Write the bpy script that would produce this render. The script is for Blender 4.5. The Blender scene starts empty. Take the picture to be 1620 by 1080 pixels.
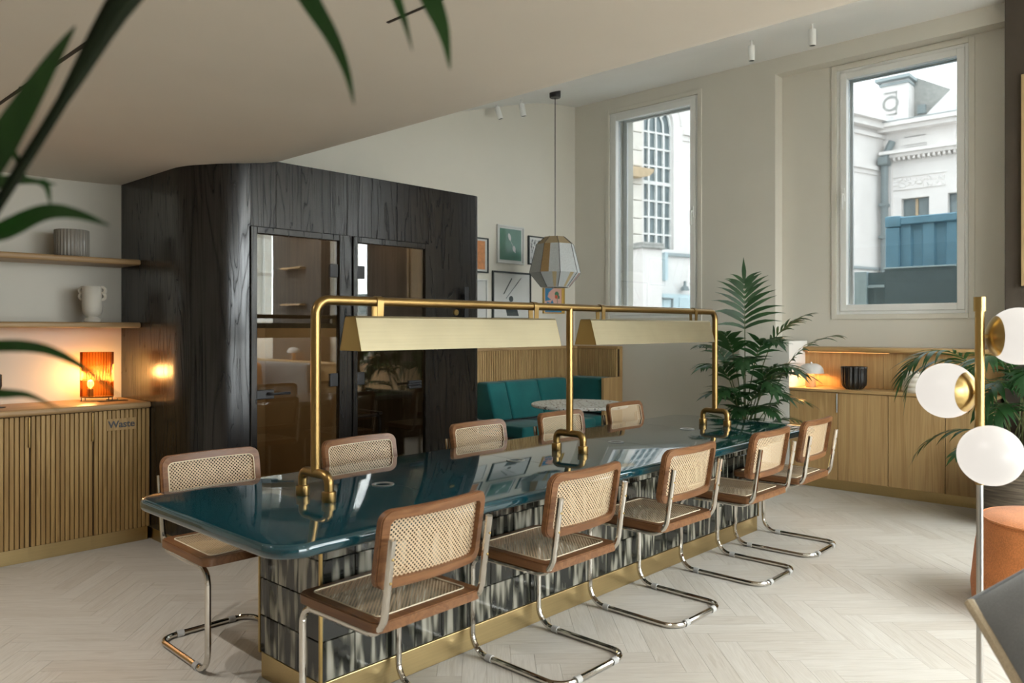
import bpy, bmesh, math, random
from math import sin, cos, pi, radians as R, sqrt, atan2, floor as ifloor
from mathutils import Vector, Matrix

S = bpy.context.scene
COL = S.collection

# ------------------------------------------------------------------ camera
F, CX, HY, CAMH = 1235.0, 810.0, 519.0, 1.38
YAW = R(43.08)                                   # view direction from the table's long axis (X)
cam_d = bpy.data.cameras.new('camera'); cam = bpy.data.objects.new('camera', cam_d); COL.objects.link(cam)
cam.location = (0, 0, CAMH)
cam.rotation_euler = (R(90), 0, YAW - R(90))
cam_d.sensor_width = 36; cam_d.lens = F / 1620 * 36
cam_d.shift_y = -(540 - HY) / 1620
cam_d.clip_start = .05; cam_d.clip_end = 300
cam_d.dof.use_dof = True; cam_d.dof.focus_distance = 4.2; cam_d.dof.aperture_fstop = 3.2
S.camera = cam

# ------------------------------------------------------------------ world, exposure
W = bpy.data.worlds.new('overcast_sky'); S.world = W; W.use_nodes = True
bg = W.node_tree.nodes['Background']
bg.inputs[0].default_value = (0.93, 0.975, 1.0, 1); bg.inputs[1].default_value = 11.0
S.view_settings.view_transform = 'Standard'; S.view_settings.look = 'None'
S.view_settings.exposure = 0.5; S.view_settings.gamma = 1.0
S.view_settings.use_curve_mapping = False
S.cycles.use_denoising = True
S.cycles.use_adaptive_sampling = True; S.cycles.adaptive_threshold = .045
S.cycles.max_bounces = 8; S.cycles.diffuse_bounces = 4; S.cycles.glossy_bounces = 4
S.cycles.transparent_max_bounces = 16; S.cycles.transmission_bounces = 6
S.cycles.sample_clamp_indirect = 6.0
S.cycles.caustics_reflective = False; S.cycles.caustics_refractive = False

def portal(name, loc, rot, sx, sy):
    l = bpy.data.lights.new(name, 'AREA'); l.shape = 'RECTANGLE'; l.size = sx; l.size_y = sy
    l.cycles.is_portal = True
    o = bpy.data.objects.new(name, l); COL.objects.link(o); o.location = loc; o.rotation_euler = rot
    return o

# ------------------------------------------------------------------ mesh helpers
ORG = {}
def org(o):
    return ORG.get(o.name, Vector((0, 0, 0))) if o else Vector((0, 0, 0))

class MB:
    def __init__(s): s.v = []; s.f = []; s.m = []
    def add(s, vs, fs, mi=0):
        b = len(s.v); s.v += [tuple(p) for p in vs]
        for f in fs: s.f.append(tuple(b + i for i in f)); s.m.append(mi)
        return s
    def box(s, x0, x1, y0, y1, z0, z1, mi=0):
        return s.add([(x0,y0,z0),(x1,y0,z0),(x1,y1,z0),(x0,y1,z0),(x0,y0,z1),(x1,y0,z1),(x1,y1,z1),(x0,y1,z1)],
                     [(3,2,1,0),(4,5,6,7),(0,1,5,4),(1,2,6,5),(2,3,7,6),(3,0,4,7)], mi)
    def bbox(s, x0, x1, y0, y1, z0, z1, bev=.004, seg=2, mi=0):
        bm = bmesh.new(); bmesh.ops.create_cube(bm, size=1)
        for v in bm.verts:
            v.co = ((x0+x1)/2 + v.co.x*(x1-x0), (y0+y1)/2 + v.co.y*(y1-y0), (z0+z1)/2 + v.co.z*(z1-z0))
        bmesh.ops.bevel(bm, geom=bm.edges[:], offset=bev, segments=seg, profile=.5, affect='EDGES')
        bm.verts.index_update()
        s.add([v.co[:] for v in bm.verts], [[v.index for v in f.verts] for f in bm.faces], mi); bm.free(); return s
    def tube(s, path, r, n=10, cap=True, closed=False, mi=0):
        P = [Vector(p) for p in path]; N = len(P)
        rr = r if isinstance(r, (list, tuple)) else [r]*N
        prev = None; rings = []
        for i in range(N):
            if closed: t = P[(i+1) % N] - P[i-1]
            else: t = P[min(i+1, N-1)] - P[max(i-1, 0)]
            t.normalize()
            if prev is None:
                a = Vector((0,0,1)) if abs(t.z) < .9 else Vector((1,0,0))
                u = t.cross(a).normalized()
            else:
                u = (prev - t*prev.dot(t)).normalized()
            prev = u; w = t.cross(u)
            rings.append([P[i] + (u*cos(2*pi*k/n) + w*sin(2*pi*k/n))*rr[i] for k in range(n)])
        vs = [p for g in rings for p in g]; fs = []
        M = N if closed else N-1
        for i in range(M):
            j = (i+1) % N
            for k in range(n):
                fs.append((i*n+k, i*n+(k+1) % n, j*n+(k+1) % n, j*n+k))
        if cap and not closed:
            fs.append(tuple(range(n))[::-1]); fs.append(tuple((N-1)*n+k for k in range(n)))
        return s.add(vs, fs, mi)
    def lathe(s, prof, n=32, c=(0,0,0), sx=1, sy=1, mi=0, rib=0, nr=0):
        vs = []; fs = []; m = len(prof)
        for k in range(n):
            a = 2*pi*k/n; q = 1 + rib*cos(nr*a)
            for (r, z) in prof:
                vs.append((c[0]+r*q*cos(a)*sx, c[1]+r*q*sin(a)*sy, c[2]+z))
        for k in range(n):
            k2 = (k+1) % n
            for i in range(m-1):
                if prof[i][0] < 1e-6 and prof[i+1][0] < 1e-6: continue
                fs.append((k*m+i, k2*m+i, k2*m+i+1, k*m+i+1))
        return s.add(vs, fs, mi)
    def prism(s, poly, axis, a, b, mi=0):
        def mk(p, t):
            if axis == 'x': return (t, p[0], p[1])
            if axis == 'y': return (p[0], t, p[1])
            return (p[0], p[1], t)
        n = len(poly)
        vs = [mk(p, a) for p in poly] + [mk(p, b) for p in poly]
        fs = [tuple(range(n))[::-1], tuple(range(n, 2*n))] + [(i, (i+1) % n, n+(i+1) % n, n+i) for i in range(n)]
        return s.add(vs, fs, mi)
    def ring(s, outer, inner, fn0, fn1, mi=0):          # two loops of equal count, extruded between fn0 and fn1
        n = len(outer)
        vs = [fn0(p) for p in outer] + [fn0(p) for p in inner] + [fn1(p) for p in outer] + [fn1(p) for p in inner]
        fs = []
        for i in range(n):
            j = (i+1) % n
            fs += [(i, j, n+j, n+i), (2*n+j, 2*n+i, 3*n+i, 3*n+j), (j, i, 2*n+i, 2*n+j), (n+i, n+j, 3*n+j, 3*n+i)]
        return s.add(vs, fs, mi)
    def strip(s, cs, ws, mi=0):                          # leaf: centre points, side vectors
        vs = []; fs = []
        for c, w in zip(cs, ws):
            vs += [c - w, c, c + w]
        for i in range(len(cs)-1):
            b = i*3
            fs += [(b, b+1, b+4, b+3), (b+1, b+2, b+5, b+4)]
        return s.add(vs, fs, mi)
    def xf(s, mat):
        s.v = [tuple(mat @ Vector(p)) for p in s.v]; return s
    def build(s, name, mat, parent=None, origin=None, smooth=False, ang=35, local=False, fix=True):
        me = bpy.data.meshes.new(name)
        o0 = Vector((0,0,0))
        if not local:
            o0 = Vector(origin) if origin is not None else org(parent)
        me.from_pydata([(p[0]-o0.x, p[1]-o0.y, p[2]-o0.z) for p in s.v], [], s.f)
        mats = mat if isinstance(mat, (list, tuple)) else [mat]
        for q in mats: me.materials.append(q)
        if len(mats) > 1: me.polygons.foreach_set('material_index', s.m)
        if fix:
            bm = bmesh.new(); bm.from_mesh(me); bmesh.ops.recalc_face_normals(bm, faces=bm.faces[:]); bm.to_mesh(me); bm.free()
        if smooth:
            me.polygons.foreach_set('use_smooth', [True]*len(me.polygons))
            me.set_sharp_from_angle(angle=R(ang))
        me.update()
        o = bpy.data.objects.new(name, me); COL.objects.link(o)
        if parent is not None:
            o.parent = parent; ORG[o.name] = org(parent)
        else:
            o.location = o0; ORG[o.name] = o0
        return o

def tag(o, label=None, cat=None, group=None, kind=None):
    if label: o['label'] = label
    if cat: o['category'] = cat
    if group: o['group'] = group
    if kind: o['kind'] = kind
    return o
def thing(name, loc, label, cat, group=None, rz=0):
    o = bpy.data.objects.new(name, None); COL.objects.link(o); o.location = loc; o.rotation_euler = (0, 0, rz)
    o.empty_display_size = .1
    ORG[o.name] = Vector(loc)
    return tag(o, label, cat, group)
def struct(o): o['kind'] = 'structure'; return o
def copy_tree(o, parent=None):
    c = o.copy(); COL.objects.link(c)
    ORG[c.name] = org(o)
    if parent is not None: c.parent = parent
    for ch in list(o.children): copy_tree(ch, c)
    return c
def part_copy(o, parent, loc, rot=(0,0,0)):
    c = o.copy(); COL.objects.link(c); c.parent = parent; c.location = loc; c.rotation_euler = rot; return c

def fillet(pts, r, n=6):
    P = [Vector(p) for p in pts]; out = [P[0]]
    for i in range(1, len(P)-1):
        rr = r[i] if isinstance(r, (list, tuple)) else r
        a, b, c = P[i-1], P[i], P[i+1]
        d1 = (a-b); d2 = (c-b); l = min(rr, d1.length*.49, d2.length*.49)
        d1.normalize(); d2.normalize()
        p0 = b + d1*l; p2 = b + d2*l
        for k in range(n+1):
            t = k/n
            w = .5
            # rational quadratic, close to a circular arc
            cw = max(.2, cos((pi - d1.angle(d2))/2))
            den = (1-t)**2 + 2*cw*t*(1-t) + t*t
            out.append((p0*(1-t)**2 + b*(2*cw*t*(1-t)) + p2*t*t)/den)
    out.append(P[-1]); return out

def rrect(w, h, r, n=6, m=8):          # rounded rectangle loop, centred, m points per straight side
    pts = []
    cs = [(w/2-r, h/2-r, 0), (-w/2+r, h/2-r, pi/2), (-w/2+r, -h/2+r, pi), (w/2-r, -h/2+r, 3*pi/2)]
    for i, (x, y, a) in enumerate(cs):
        arc = [(x + r*cos(a+pi/2*k/n), y + r*sin(a+pi/2*k/n)) for k in range(n+1)]
        pts += arc
        nx, ny, na = cs[(i+1) % 4]
        q = (nx + r*cos(na), ny + r*sin(na)); p = arc[-1]
        pts += [(p[0]+(q[0]-p[0])*k/m, p[1]+(q[1]-p[1])*k/m) for k in range(1, m)]
    return pts

# ------------------------------------------------------------------ materials
class NT:
    def __init__(s, name):
        s.mat = bpy.data.materials.new(name); s.mat.use_nodes = True
        s.t = s.mat.node_tree; s.n = s.t.nodes; s.l = s.t.links
        s.b = s.n['Principled BSDF']; s.out = s.n['Material Output']
    def new(s, t, **kw):
        x = s.n.new(t)
        for k, v in kw.items(): setattr(x, k, v)
        return x
    def link(s, a, b): s.l.new(a, b)
    def ramp(s, fac, stops):
        r = s.new('ShaderNodeValToRGB'); el = r.color_ramp.elements
        while len(el) < len(stops): el.new(.5)
        for e, (p, c) in zip(el, stops): e.position = p; e.color = (*c, 1)
        s.link(fac, r.inputs[0]); return r.outputs[0]
    def math(s, op, a, b=None, c=None):
        m = s.new('ShaderNodeMath', operation=op)
        for i, v in enumerate((a, b, c)):
            if v is None: continue
            if isinstance(v, (int, float)): m.inputs[i].default_value = v
            else: s.link(v, m.inputs[i])
        return m.outputs[0]
    def mix(s, fac, a, b, mode='MIX'):
        m = s.new('ShaderNodeMix', data_type='RGBA', blend_type=mode)
        for i, v in ((0, fac), (6, a), (7, b)):
            if isinstance(v, (int, float)): m.inputs[i].default_value = v
            elif isinstance(v, tuple): m.inputs[i].default_value = (*v, 1)
            else: s.link(v, m.inputs[i])
        return m.outputs[2]
    def bump(s, h, strength=.2, dist=.002):
        b = s.new('ShaderNodeBump'); b.inputs['Strength'].default_value = strength; b.inputs['Distance'].default_value = dist
        s.link(h, b.inputs['Height']); s.link(b.outputs[0], s.b.inputs['Normal'])
    def coords(s, kind='Object', scale=(1,1,1), rnd=0):
        tc = s.new('ShaderNodeTexCoord'); v = tc.outputs[kind]
        if rnd:
            oi = s.new('ShaderNodeObjectInfo')
            cmb = s.new('ShaderNodeCombineXYZ')
            r = s.math('MULTIPLY', oi.outputs['Random'], rnd)
            for i in range(3): s.link(r, cmb.inputs[i])
            ad = s.new('ShaderNodeVectorMath', operation='ADD'); s.link(v, ad.inputs[0]); s.link(cmb.outputs[0], ad.inputs[1]); v = ad.outputs[0]
        mp = s.new('ShaderNodeMapping'); mp.inputs['Scale'].default_value = scale; s.link(v, mp.inputs[0])
        return mp.outputs[0]
    def noise(s, vec, scale=5, detail=4, rough=.5, dist=0):
        n = s.new('ShaderNodeTexNoise'); n.inputs['Scale'].default_value = scale; n.inputs['Detail'].default_value = detail
        n.inputs['Roughness'].default_value = rough; n.inputs['Distortion'].default_value = dist
        s.link(vec, n.inputs['Vector']); return n.outputs[0]

def plain(name, col, rough=.5, metal=0, var=.06, scale=6, bump=0, spec=.5, coat=0, ior=None):
    m = NT(name); v = m.coords('Object', rnd=7)
    n = m.noise(v, scale, 5)
    a = tuple(max(0, c*(1-var)) for c in col); b = tuple(min(1, c*(1+var)) for c in col)
    m.link(m.ramp(n, [(.3, a), (.7, b)]), m.b.inputs['Base Color'])
    m.b.inputs['Roughness'].default_value = rough; m.b.inputs['Metallic'].default_value = metal
    m.b.inputs['Specular IOR Level'].default_value = spec
    m.b.inputs['Coat Weight'].default_value = coat
    if bump: m.bump(m.noise(v, scale*8, 4), bump, .002)
    return m.mat
def wood(name, light, dark, axis='z', rough=.45, scale=1.0, fine=.25, bump=.15, spec=.4, contrast=(.3,.7), rnd=11):
    m = NT(name)
    k = {'x': (.35, 6, 6), 'y': (6, .35, 6), 'z': (6, 6, .35)}[axis]
    v = m.coords('Object', tuple(c*scale for c in k), rnd)
    n1 = m.noise(v, 1.6, 3, .5, 1.4)
    k2 = {'x': (3, 160, 160), 'y': (160, 3, 160), 'z': (160, 160, 3)}[axis]
    v2 = m.coords('Object', k2, rnd)
    n2 = m.noise(v2, 1.0, 3, .6)
    w = m.math('SINE', m.math('MULTIPLY', n1, 26))
    w = m.math('MULTIPLY_ADD', w, .22, m.math('MULTIPLY_ADD', n1, .5, .25))
    c = m.ramp(w, [(contrast[0], dark), (contrast[1], light)])
    c = m.mix(fine, c, m.ramp(n2, [(.35, tuple(x*.55 for x in dark)), (.62, light)]), 'MIX')
    m.link(c, m.b.inputs['Base Color'])
    m.b.inputs['Roughness'].default_value = rough; m.b.inputs['Specular IOR Level'].default_value = spec
    m.bump(n2, bump, .001)
    return m.mat
def brushed(name, col, rough=.3, axis='x', var=.25):
    m = NT(name); k = {'x': (2, 160, 160), 'z': (160, 160, 2), 'y': (160, 2, 160)}[axis]
    n = m.noise(m.coords('Object', k), 1, 3, .6)
    n3 = m.noise(m.coords('Object', (3, 3, 3)), 2, 4)
    c = m.ramp(m.math('MULTIPLY_ADD', n, .5, m.math('MULTIPLY', n3, .5)), [(.3, tuple(x*(1-var) for x in col)), (.7, col)])
    m.link(c, m.b.inputs['Base Color']); m.b.inputs['Metallic'].default_value = 1
    m.link(m.math('MULTIPLY_ADD', n, .16, rough-.08), m.b.inputs['Roughness'])
    m.bump(n, .08, .0005)
    return m.mat
def glass(name, tint=(.95,.97,.97), f0=.05, rough=0.0):
    m = NT(name); m.n.remove(m.b)
    tr = m.new('ShaderNodeBsdfTransparent'); tr.inputs[0].default_value = (*tint, 1)
    gl = m.new('ShaderNodeBsdfGlossy'); gl.inputs['Roughness'].default_value = rough
    ge = m.new('ShaderNodeNewGeometry'); dt = m.new('ShaderNodeVectorMath', operation='DOT_PRODUCT')
    m.link(ge.outputs['Normal'], dt.inputs[0]); m.link(ge.outputs['Incoming'], dt.inputs[1])
    c = m.math('SUBTRACT', 1.0, m.math('ABSOLUTE', dt.outputs['Value']))
    f = m.math('MULTIPLY_ADD', m.math('POWER', c, 5.0), 1-f0, f0)
    n = m.noise(m.coords('Object', (1,1,1)), 1.2, 1)
    bp = m.new('ShaderNodeBump'); bp.inputs['Strength'].default_value = .02; bp.inputs['Distance'].default_value = .01
    m.link(n, bp.inputs['Height']); m.link(bp.outputs[0], gl.inputs['Normal'])
    mx = m.new('ShaderNodeMixShader')
    m.link(f, mx.inputs[0]); m.link(tr.outputs[0], mx.inputs[1]); m.link(gl.outputs[0], mx.inputs[2])
    m.link(mx.outputs[0], m.out.inputs[0]); return m.mat
def emit(name, col, strength, dif=1):
    m = NT(name); m.b.inputs['Base Color'].default_value = (*[c*dif for c in col], 1)
    m.b.inputs['Emission Color'].default_value = (*col, 1); m.b.inputs['Emission Strength'].default_value = strength
    m.b.inputs['Roughness'].default_value = .4
    return m.mat

M = {}
M['wall'] = plain('painted_plaster', (.71, .675, .595), .85, var=.02, scale=2, bump=.03, spec=.2)
M['wallwhite'] = plain('white_plaster', (.76, .735, .68), .85, var=.02, scale=2, bump=.03, spec=.2)
M['ceil'] = plain('ceiling_plaster', (.69, .635, .555), .8, var=.025, scale=1.5, bump=.02, spec=.25)  # tan stands in for warm lamp light on the low ceiling
M['black'] = plain('black_metal', (.015, .015, .017), .4, var=.1)
M['slot'] = plain('slot_shadow_gap', (.03, .022, .015), .8)
M['upvc'] = plain('white_window_frame', (.84, .84, .815), .4, var=.02)
M['winglass'] = glass('window_glass', (.96, .975, .975), .04)
M['tintglass'] = glass('dimming_tint_glass', (.37, .38, .38), .03)  # tint added to dim the bright outside, not a real coating
M['boothglass'] = glass('booth_glass', (.84, .81, .76), .10)
M['oak'] = wood('oak_veneer', (.57, .375, .170), (.47, .292, .122), 'z', .5, 1.0, .25)
M['oakx'] = wood('oak_worktop_x', (.46, .30, .145), (.32, .19, .08), 'x', .42, 1.0, .25)
M['oaky'] = wood('oak_worktop_y', (.54, .35, .155), (.42, .255, .10), 'y', .42, 1.0, .25)
M['oakl'] = wood('oak_slats', (.58, .385, .170), (.42, .26, .10), 'z', .55, 1.2, .25)
M['oakk'] = wood('oak_cabinet_slats', (.42, .268, .102), (.30, .178, .060), 'z', .55, 1.2, .25)
M['oakd'] = plain('oak_dark_gap', (.07, .04, .018), .7)
def mat_booth():
    m = NT('black_stained_ash_veneer')
    n1 = m.noise(m.coords('Object', (4.2, 4.2, .30), 9), 1.5, 2.5, .5, 1.0)
    n2 = m.noise(m.coords('Object', (150, 150, 2.5), 9), 1, 3, .6)
    ln = m.math('POWER', m.math('ABSOLUTE', m.math('SINE', m.math('MULTIPLY', n1, 34))), .35)
    g = m.math('MULTIPLY_ADD', n2, .55, m.math('MULTIPLY', ln, .55))
    m.link(m.ramp(g, [(.35, (.0025, .002, .0017)), (.70, (.009, .0075, .0062)), (.95, (.016, .014, .0125))]), m.b.inputs['Base Color'])
    m.link(m.math('MULTIPLY_ADD', g, -.20, .38), m.b.inputs['Roughness'])
    m.link(m.math('MULTIPLY_ADD', g, .85, -.05), m.b.inputs['Specular IOR Level'])
    m.bump(g, .22, .001); return m.mat
M['booth'] = mat_booth()
M['boothin'] = plain('booth_felt_tan', (.36, .28, .17), .9, var=.05, bump=.1)
M['boothdk'] = wood('booth_inner_dark', (.045, .036, .028), (.02, .016, .012), 'z', .5)
M['brass'] = plain('satin_brass', (.48, .335, .13), .30, 1, var=.08, scale=4)
M['brasst'] = plain('aged_brass_tube', (.31, .20, .075), .30, 1, var=.10, scale=5)
M['brassx'] = brushed('brushed_brass_shade', (.37, .315, .20), .40, 'x', .2)
M['plinth'] = brushed('brass_plinth', (.60, .45, .22), .33, 'x', .2)
M['chrome'] = plain('chrome_tube', (.62, .585, .53), .1, 1, var=.03)
M['glide'] = plain('grey_plastic_glide', (.45, .44, .42), .5)
M['beech'] = wood('stained_beech', (.225, .102, .041), (.155, .064, .024), 'x', .38, 1.6, .2, .06)
M['beechs'] = wood('stained_beech_seat', (.21, .096, .038), (.148, .060, .022), 'y', .4, 1.6, .2, .06)
M['bead'] = plain('cane_spline', (.72, .62, .44), .5)
M['steel'] = plain('satin_steel', (.55, .55, .54), .3, 1)
M['terrazzo'] = None

def mat_cane(name, ax):
    m = NT(name); tc = m.new('ShaderNodeTexCoord'); sp = m.new('ShaderNodeSeparateXYZ'); m.link(tc.outputs['Object'], sp.inputs[0])
    a = sp.outputs[0]; b = sp.outputs[2 if ax == 'xz' else 1]
    p = .0155
    def cell(o):
        u = m.math('FRACT', m.math('ADD', m.math('DIVIDE', a, p), 50+o)); v = m.math('FRACT', m.math('ADD', m.math('DIVIDE', b, p), 50+o))
        u = m.math('ABSOLUTE', m.math('SUBTRACT', u, .5)); v = m.math('ABSOLUTE', m.math('SUBTRACT', v, .5))
        oct1 = m.math('MAXIMUM', u, v); oct2 = m.math('MULTIPLY', m.math('ADD', u, v), .76)
        return m.math('MAXIMUM', oct1, oct2)
    d = m.math('MINIMUM', cell(0), cell(.5))
    hole = m.math('LESS_THAN', d, .215)
    n = m.noise(m.coords('Object', (1,1,1)), 300, 3)
    edge = m.ramp(d, [(.2, (.32,.205,.105)), (.33, (.58,.435,.275))])
    col = m.mix(.35, edge, m.ramp(n, [(.3, (.42,.285,.155)), (.7, (.70,.55,.38))]))
    m.link(col, m.b.inputs['Base Color']); m.b.inputs['Roughness'].default_value = .5
    m.link(m.math('SUBTRACT', 1.0, hole), m.b.inputs['Alpha'])
    return m.mat
M['cane_b'] = mat_cane('woven_cane_back', 'xz'); M['cane_s'] = mat_cane('woven_cane_seat', 'xy')

def mat_plank():
    m = NT('whitewashed_oak_plank')
    tc = m.new('ShaderNodeTexCoord'); oi = m.new('ShaderNodeObjectInfo'); ge = m.new('ShaderNodeNewGeometry')
    rnd = m.math('FRACT', m.math('ADD', m.math('MULTIPLY', oi.outputs['Random'], 7.13), m.math('MULTIPLY', ge.outputs['Random Per Island'], 3.7)))
    cmb = m.new('ShaderNodeCombineXYZ'); r9 = m.math('MULTIPLY', rnd, 37); m.link(r9, cmb.inputs[0]); m.link(r9, cmb.inputs[1])
    ad = m.new('ShaderNodeVectorMath', operation='ADD'); m.link(tc.outputs['UV'], ad.inputs[0]); m.link(cmb.outputs[0], ad.inputs[1])
    mp = m.new('ShaderNodeMapping'); mp.inputs['Scale'].default_value = (1.2, 14, 1); m.link(ad.outputs[0], mp.inputs[0])
    n1 = m.noise(mp.outputs[0], 2.0, 3, .5, 1.2)
    mp2 = m.new('ShaderNodeMapping'); mp2.inputs['Scale'].default_value = (6, 220, 1); m.link(ad.outputs[0], mp2.inputs[0])
    n2 = m.noise(mp2.outputs[0], 1, 3, .6)
    w = m.math('MULTIPLY_ADD', m.math('SINE', m.math('MULTIPLY', n1, 18)), .15, n1)
    base = m.ramp(rnd, [(0, (.54,.495,.43)), (.35, (.63,.595,.535)), (.7, (.67,.64,.585)), (1, (.58,.54,.475))])
    c = m.mix(.45, base, m.ramp(w, [(.3, (.47,.42,.35)), (.7, (.72,.69,.635))]))
    c = m.mix(.18, c, m.ramp(n2, [(.35, (.28,.21,.14)), (.6, (.62,.55,.46))]))
    m.link(c, m.b.inputs['Base Color'])
    m.link(m.math('MULTIPLY_ADD', n2, .15, .40), m.b.inputs['Roughness']); m.b.inputs['Specular IOR Level'].default_value = .4
    m.bump(n2, .1, .001); return m.mat
M['plank'] = mat_plank()
M['sub'] = plain('floor_joint', (.30, .24, .17), .8)

def mat_tile():
    m = NT('streaked_glazed_tile')
    v = m.coords('Object', (34, 34, 6.0), 23); n = m.noise(v, 1.0, .6, .4)
    v2 = m.coords('Object', (130, 130, 4), 23); n2 = m.noise(v2, 1, 2)
    f = m.math('MULTIPLY_ADD', n2, .12, m.math('MULTIPLY', n, .9))
    c = m.ramp(f, [(.46, (.012,.013,.010)), (.54, (.07,.068,.05)), (.62, (.25,.235,.185)), (.78, (.40,.375,.31))])
    m.link(c, m.b.inputs['Base Color']); m.b.inputs['Roughness'].default_value = .09; m.b.inputs['Specular IOR Level'].default_value = .6
    m.bump(m.noise(m.coords('Object', (60, 60, 3), 23), 1, 2), .25, .002)
    return m.mat
M['tile'] = mat_tile()
M['grout'] = plain('dark_grout', (.03, .028, .024), .8)

def mat_top():
    m = NT('teal_enamelled_lava_stone')
    n = m.noise(m.coords('Object', (1,1,1)), 3, 5)
    m.link(m.ramp(n, [(.3, (.0015,.028,.038)), (.7, (.003,.042,.053))]), m.b.inputs['Base Color'])
    m.b.inputs['Roughness'].default_value = .05; m.b.inputs['Specular IOR Level'].default_value = .75
    m.b.inputs['Coat Weight'].default_value = .5; m.b.inputs['Coat Roughness'].default_value = .03
    m.bump(m.noise(m.coords('Object', (1,1,1)), 7, 1), .006, .002)
    return m.mat
M['teal'] = mat_top()
def mat_terrazzo():
    m = NT('terrazzo'); v = m.coords('Object', (1,1,1)); vo = m.new('ShaderNodeTexVoronoi'); vo.inputs['Scale'].default_value = 70; m.link(v, vo.inputs['Vector'])
    sp = m.new('ShaderNodeSeparateColor'); m.link(vo.outputs['Color'], sp.inputs[0])
    c = m.ramp(sp.outputs[0], [(.0, (.70,.72,.69)), (.8, (.70,.72,.69)), (.82, (.12,.12,.12)), (.9, (.30,.24,.18)), (.95, (.7,.68,.62))])
    m.link(c, m.b.inputs['Base Color']); m.b.inputs['Roughness'].default_value = .25; return m.mat
M['terrazzo'] = mat_terrazzo()
def fabric(name, col, scale=260, var=.25, rough=.9, bump=.4):
    m = NT(name); n = m.noise(m.coords('Object'), scale, 2); n2 = m.noise(m.coords('Object'), 6, 4)
    f = m.math('MULTIPLY_ADD', n2, .5, m.math('MULTIPLY', n, .5))
    m.link(m.ramp(f, [(.3, tuple(c*(1-var) for c in col)), (.7, tuple(min(1, c*(1+var)) for c in col))]), m.b.inputs['Base Color'])
    m.b.inputs['Roughness'].default_value = rough; m.b.inputs['Sheen Weight'].default_value = .2; m.b.inputs['Specular IOR Level'].default_value = .2
    m.bump(n, bump, .002); return m.mat
M['tealfab'] = fabric('teal_wool', (.012, .125, .125), 240, .2)
M['orange'] = fabric('orange_boucle', (.62, .22, .07), 150, .3, .95, .9)
M['greyfab'] = fabric('charcoal_linen', (.16, .165, .165), 300, .2)
M['darkwall'] = fabric('dark_brown_wall_fabric', (.085, .068, .052), 300, .12, .9, .3)
M['leaf'] = None
def mat_leaf(name, c1, c2):
    m = NT(name); n = m.noise(m.coords('Object', (1,1,1), 5), 9, 3)
    m.link(m.ramp(n, [(.3, c1), (.7, c2)]), m.b.inputs['Base Color']); m.b.inputs['Roughness'].default_value = .38
    m.b.inputs['Subsurface Weight'].default_value = 0.0
    tr = m.new('ShaderNodeBsdfTranslucent'); tr.inputs[0].default_value = (c2[0]*1.6, c2[1]*2.0, c2[2]*1.0, 1)
    mx = m.new('ShaderNodeMixShader'); mx.inputs[0].default_value = .22
    m.link(m.b.outputs[0], mx.inputs[1]); m.link(tr.outputs[0], mx.inputs[2]); m.link(mx.outputs[0], m.out.inputs[0]); return m.mat
M['leaf'] = mat_leaf('palm_leaf', (.012, .040, .014), (.030, .085, .028))
M['stem'] = plain('palm_stem', (.09, .11, .035), .5, var=.3)
M['stemd'] = plain('palm_stem_dark', (.008, .012, .004), .7, var=.3, spec=.15)
M['soil'] = plain('potting_soil', (.03, .02, .013), .95, var=.4, scale=60, bump=.5)
M['wicker'] = None
def mat_wicker():
    m = NT('brown_ribbed_planter'); n = m.noise(m.coords('Object', (4, 4, 70)), 1, 3)
    m.link(m.ramp(n, [(.35, (.07,.055,.04)), (.7, (.19,.15,.105))]), m.b.inputs['Base Color']); m.b.inputs['Roughness'].default_value = .6; m.bump(n, .6, .006); return m.mat
M['wicker'] = mat_wicker()
M['cream'] = plain('matt_cream_ceramic', (.62, .58, .50), .6, var=.03)
M['greywhite'] = plain('lamp_white_enamel', (.62, .60, .56), .5, var=.02)
M['lampbase'] = plain('lamp_tan_base', (.55, .38, .22), .5)
M['blackcer'] = plain('black_ceramic', (.012, .011, .010), .28, var=.2)
M['ribpot'] = plain('fluted_smoke_ceramic', (.23, .21, .18), .3, var=.12)
def mat_amber():
    m = NT('amber_fluted_glass'); m.n.remove(m.b)
    ge = m.new('ShaderNodeNewGeometry'); dt = m.new('ShaderNodeVectorMath', operation='DOT_PRODUCT')
    m.link(ge.outputs['Normal'], dt.inputs[0]); m.link(ge.outputs['Incoming'], dt.inputs[1])
    a = m.math('ABSOLUTE', dt.outputs['Value'])
    tr = m.new('ShaderNodeBsdfTransparent'); m.link(m.ramp(a, [(.25, (.42, .20, .07)), (.85, (.90, .68, .42))]), tr.inputs[0])
    gl = m.new('ShaderNodeBsdfGlossy'); gl.inputs['Roughness'].default_value = .06; gl.inputs[0].default_value = (.9, .6, .3, 1)
    f = m.math('MULTIPLY_ADD', m.math('POWER', m.math('SUBTRACT', 1.0, a), 4.0), .8, .06)
    mx = m.new('ShaderNodeMixShader'); m.link(f, mx.inputs[0]); m.link(tr.outputs[0], mx.inputs[1]); m.link(gl.outputs[0], mx.inputs[2]); m.link(mx.outputs[0], m.out.inputs[0]); return m.mat
M['amber'] = mat_amber()
M['clear'] = glass('clear_cut_glass', (.85, .86, .84), .18, .02)
M['bulb'] = emit('warm_bulb', (1, .70, .30), 6)
M['globe'] = emit('opal_globe_glow', (1.0, .94, .86), .55, .1)
M['led'] = emit('warm_led_strip', (1, .50, .16), 2.2)
M['yarn'] = None

# ------------------------------------------------------------------ room dimensions
YB, XW, XR_, ZH, ZL = 5.68, 7.15, 7.30, 3.955, 2.36
XL, YF = -2.6, -4.8

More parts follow.
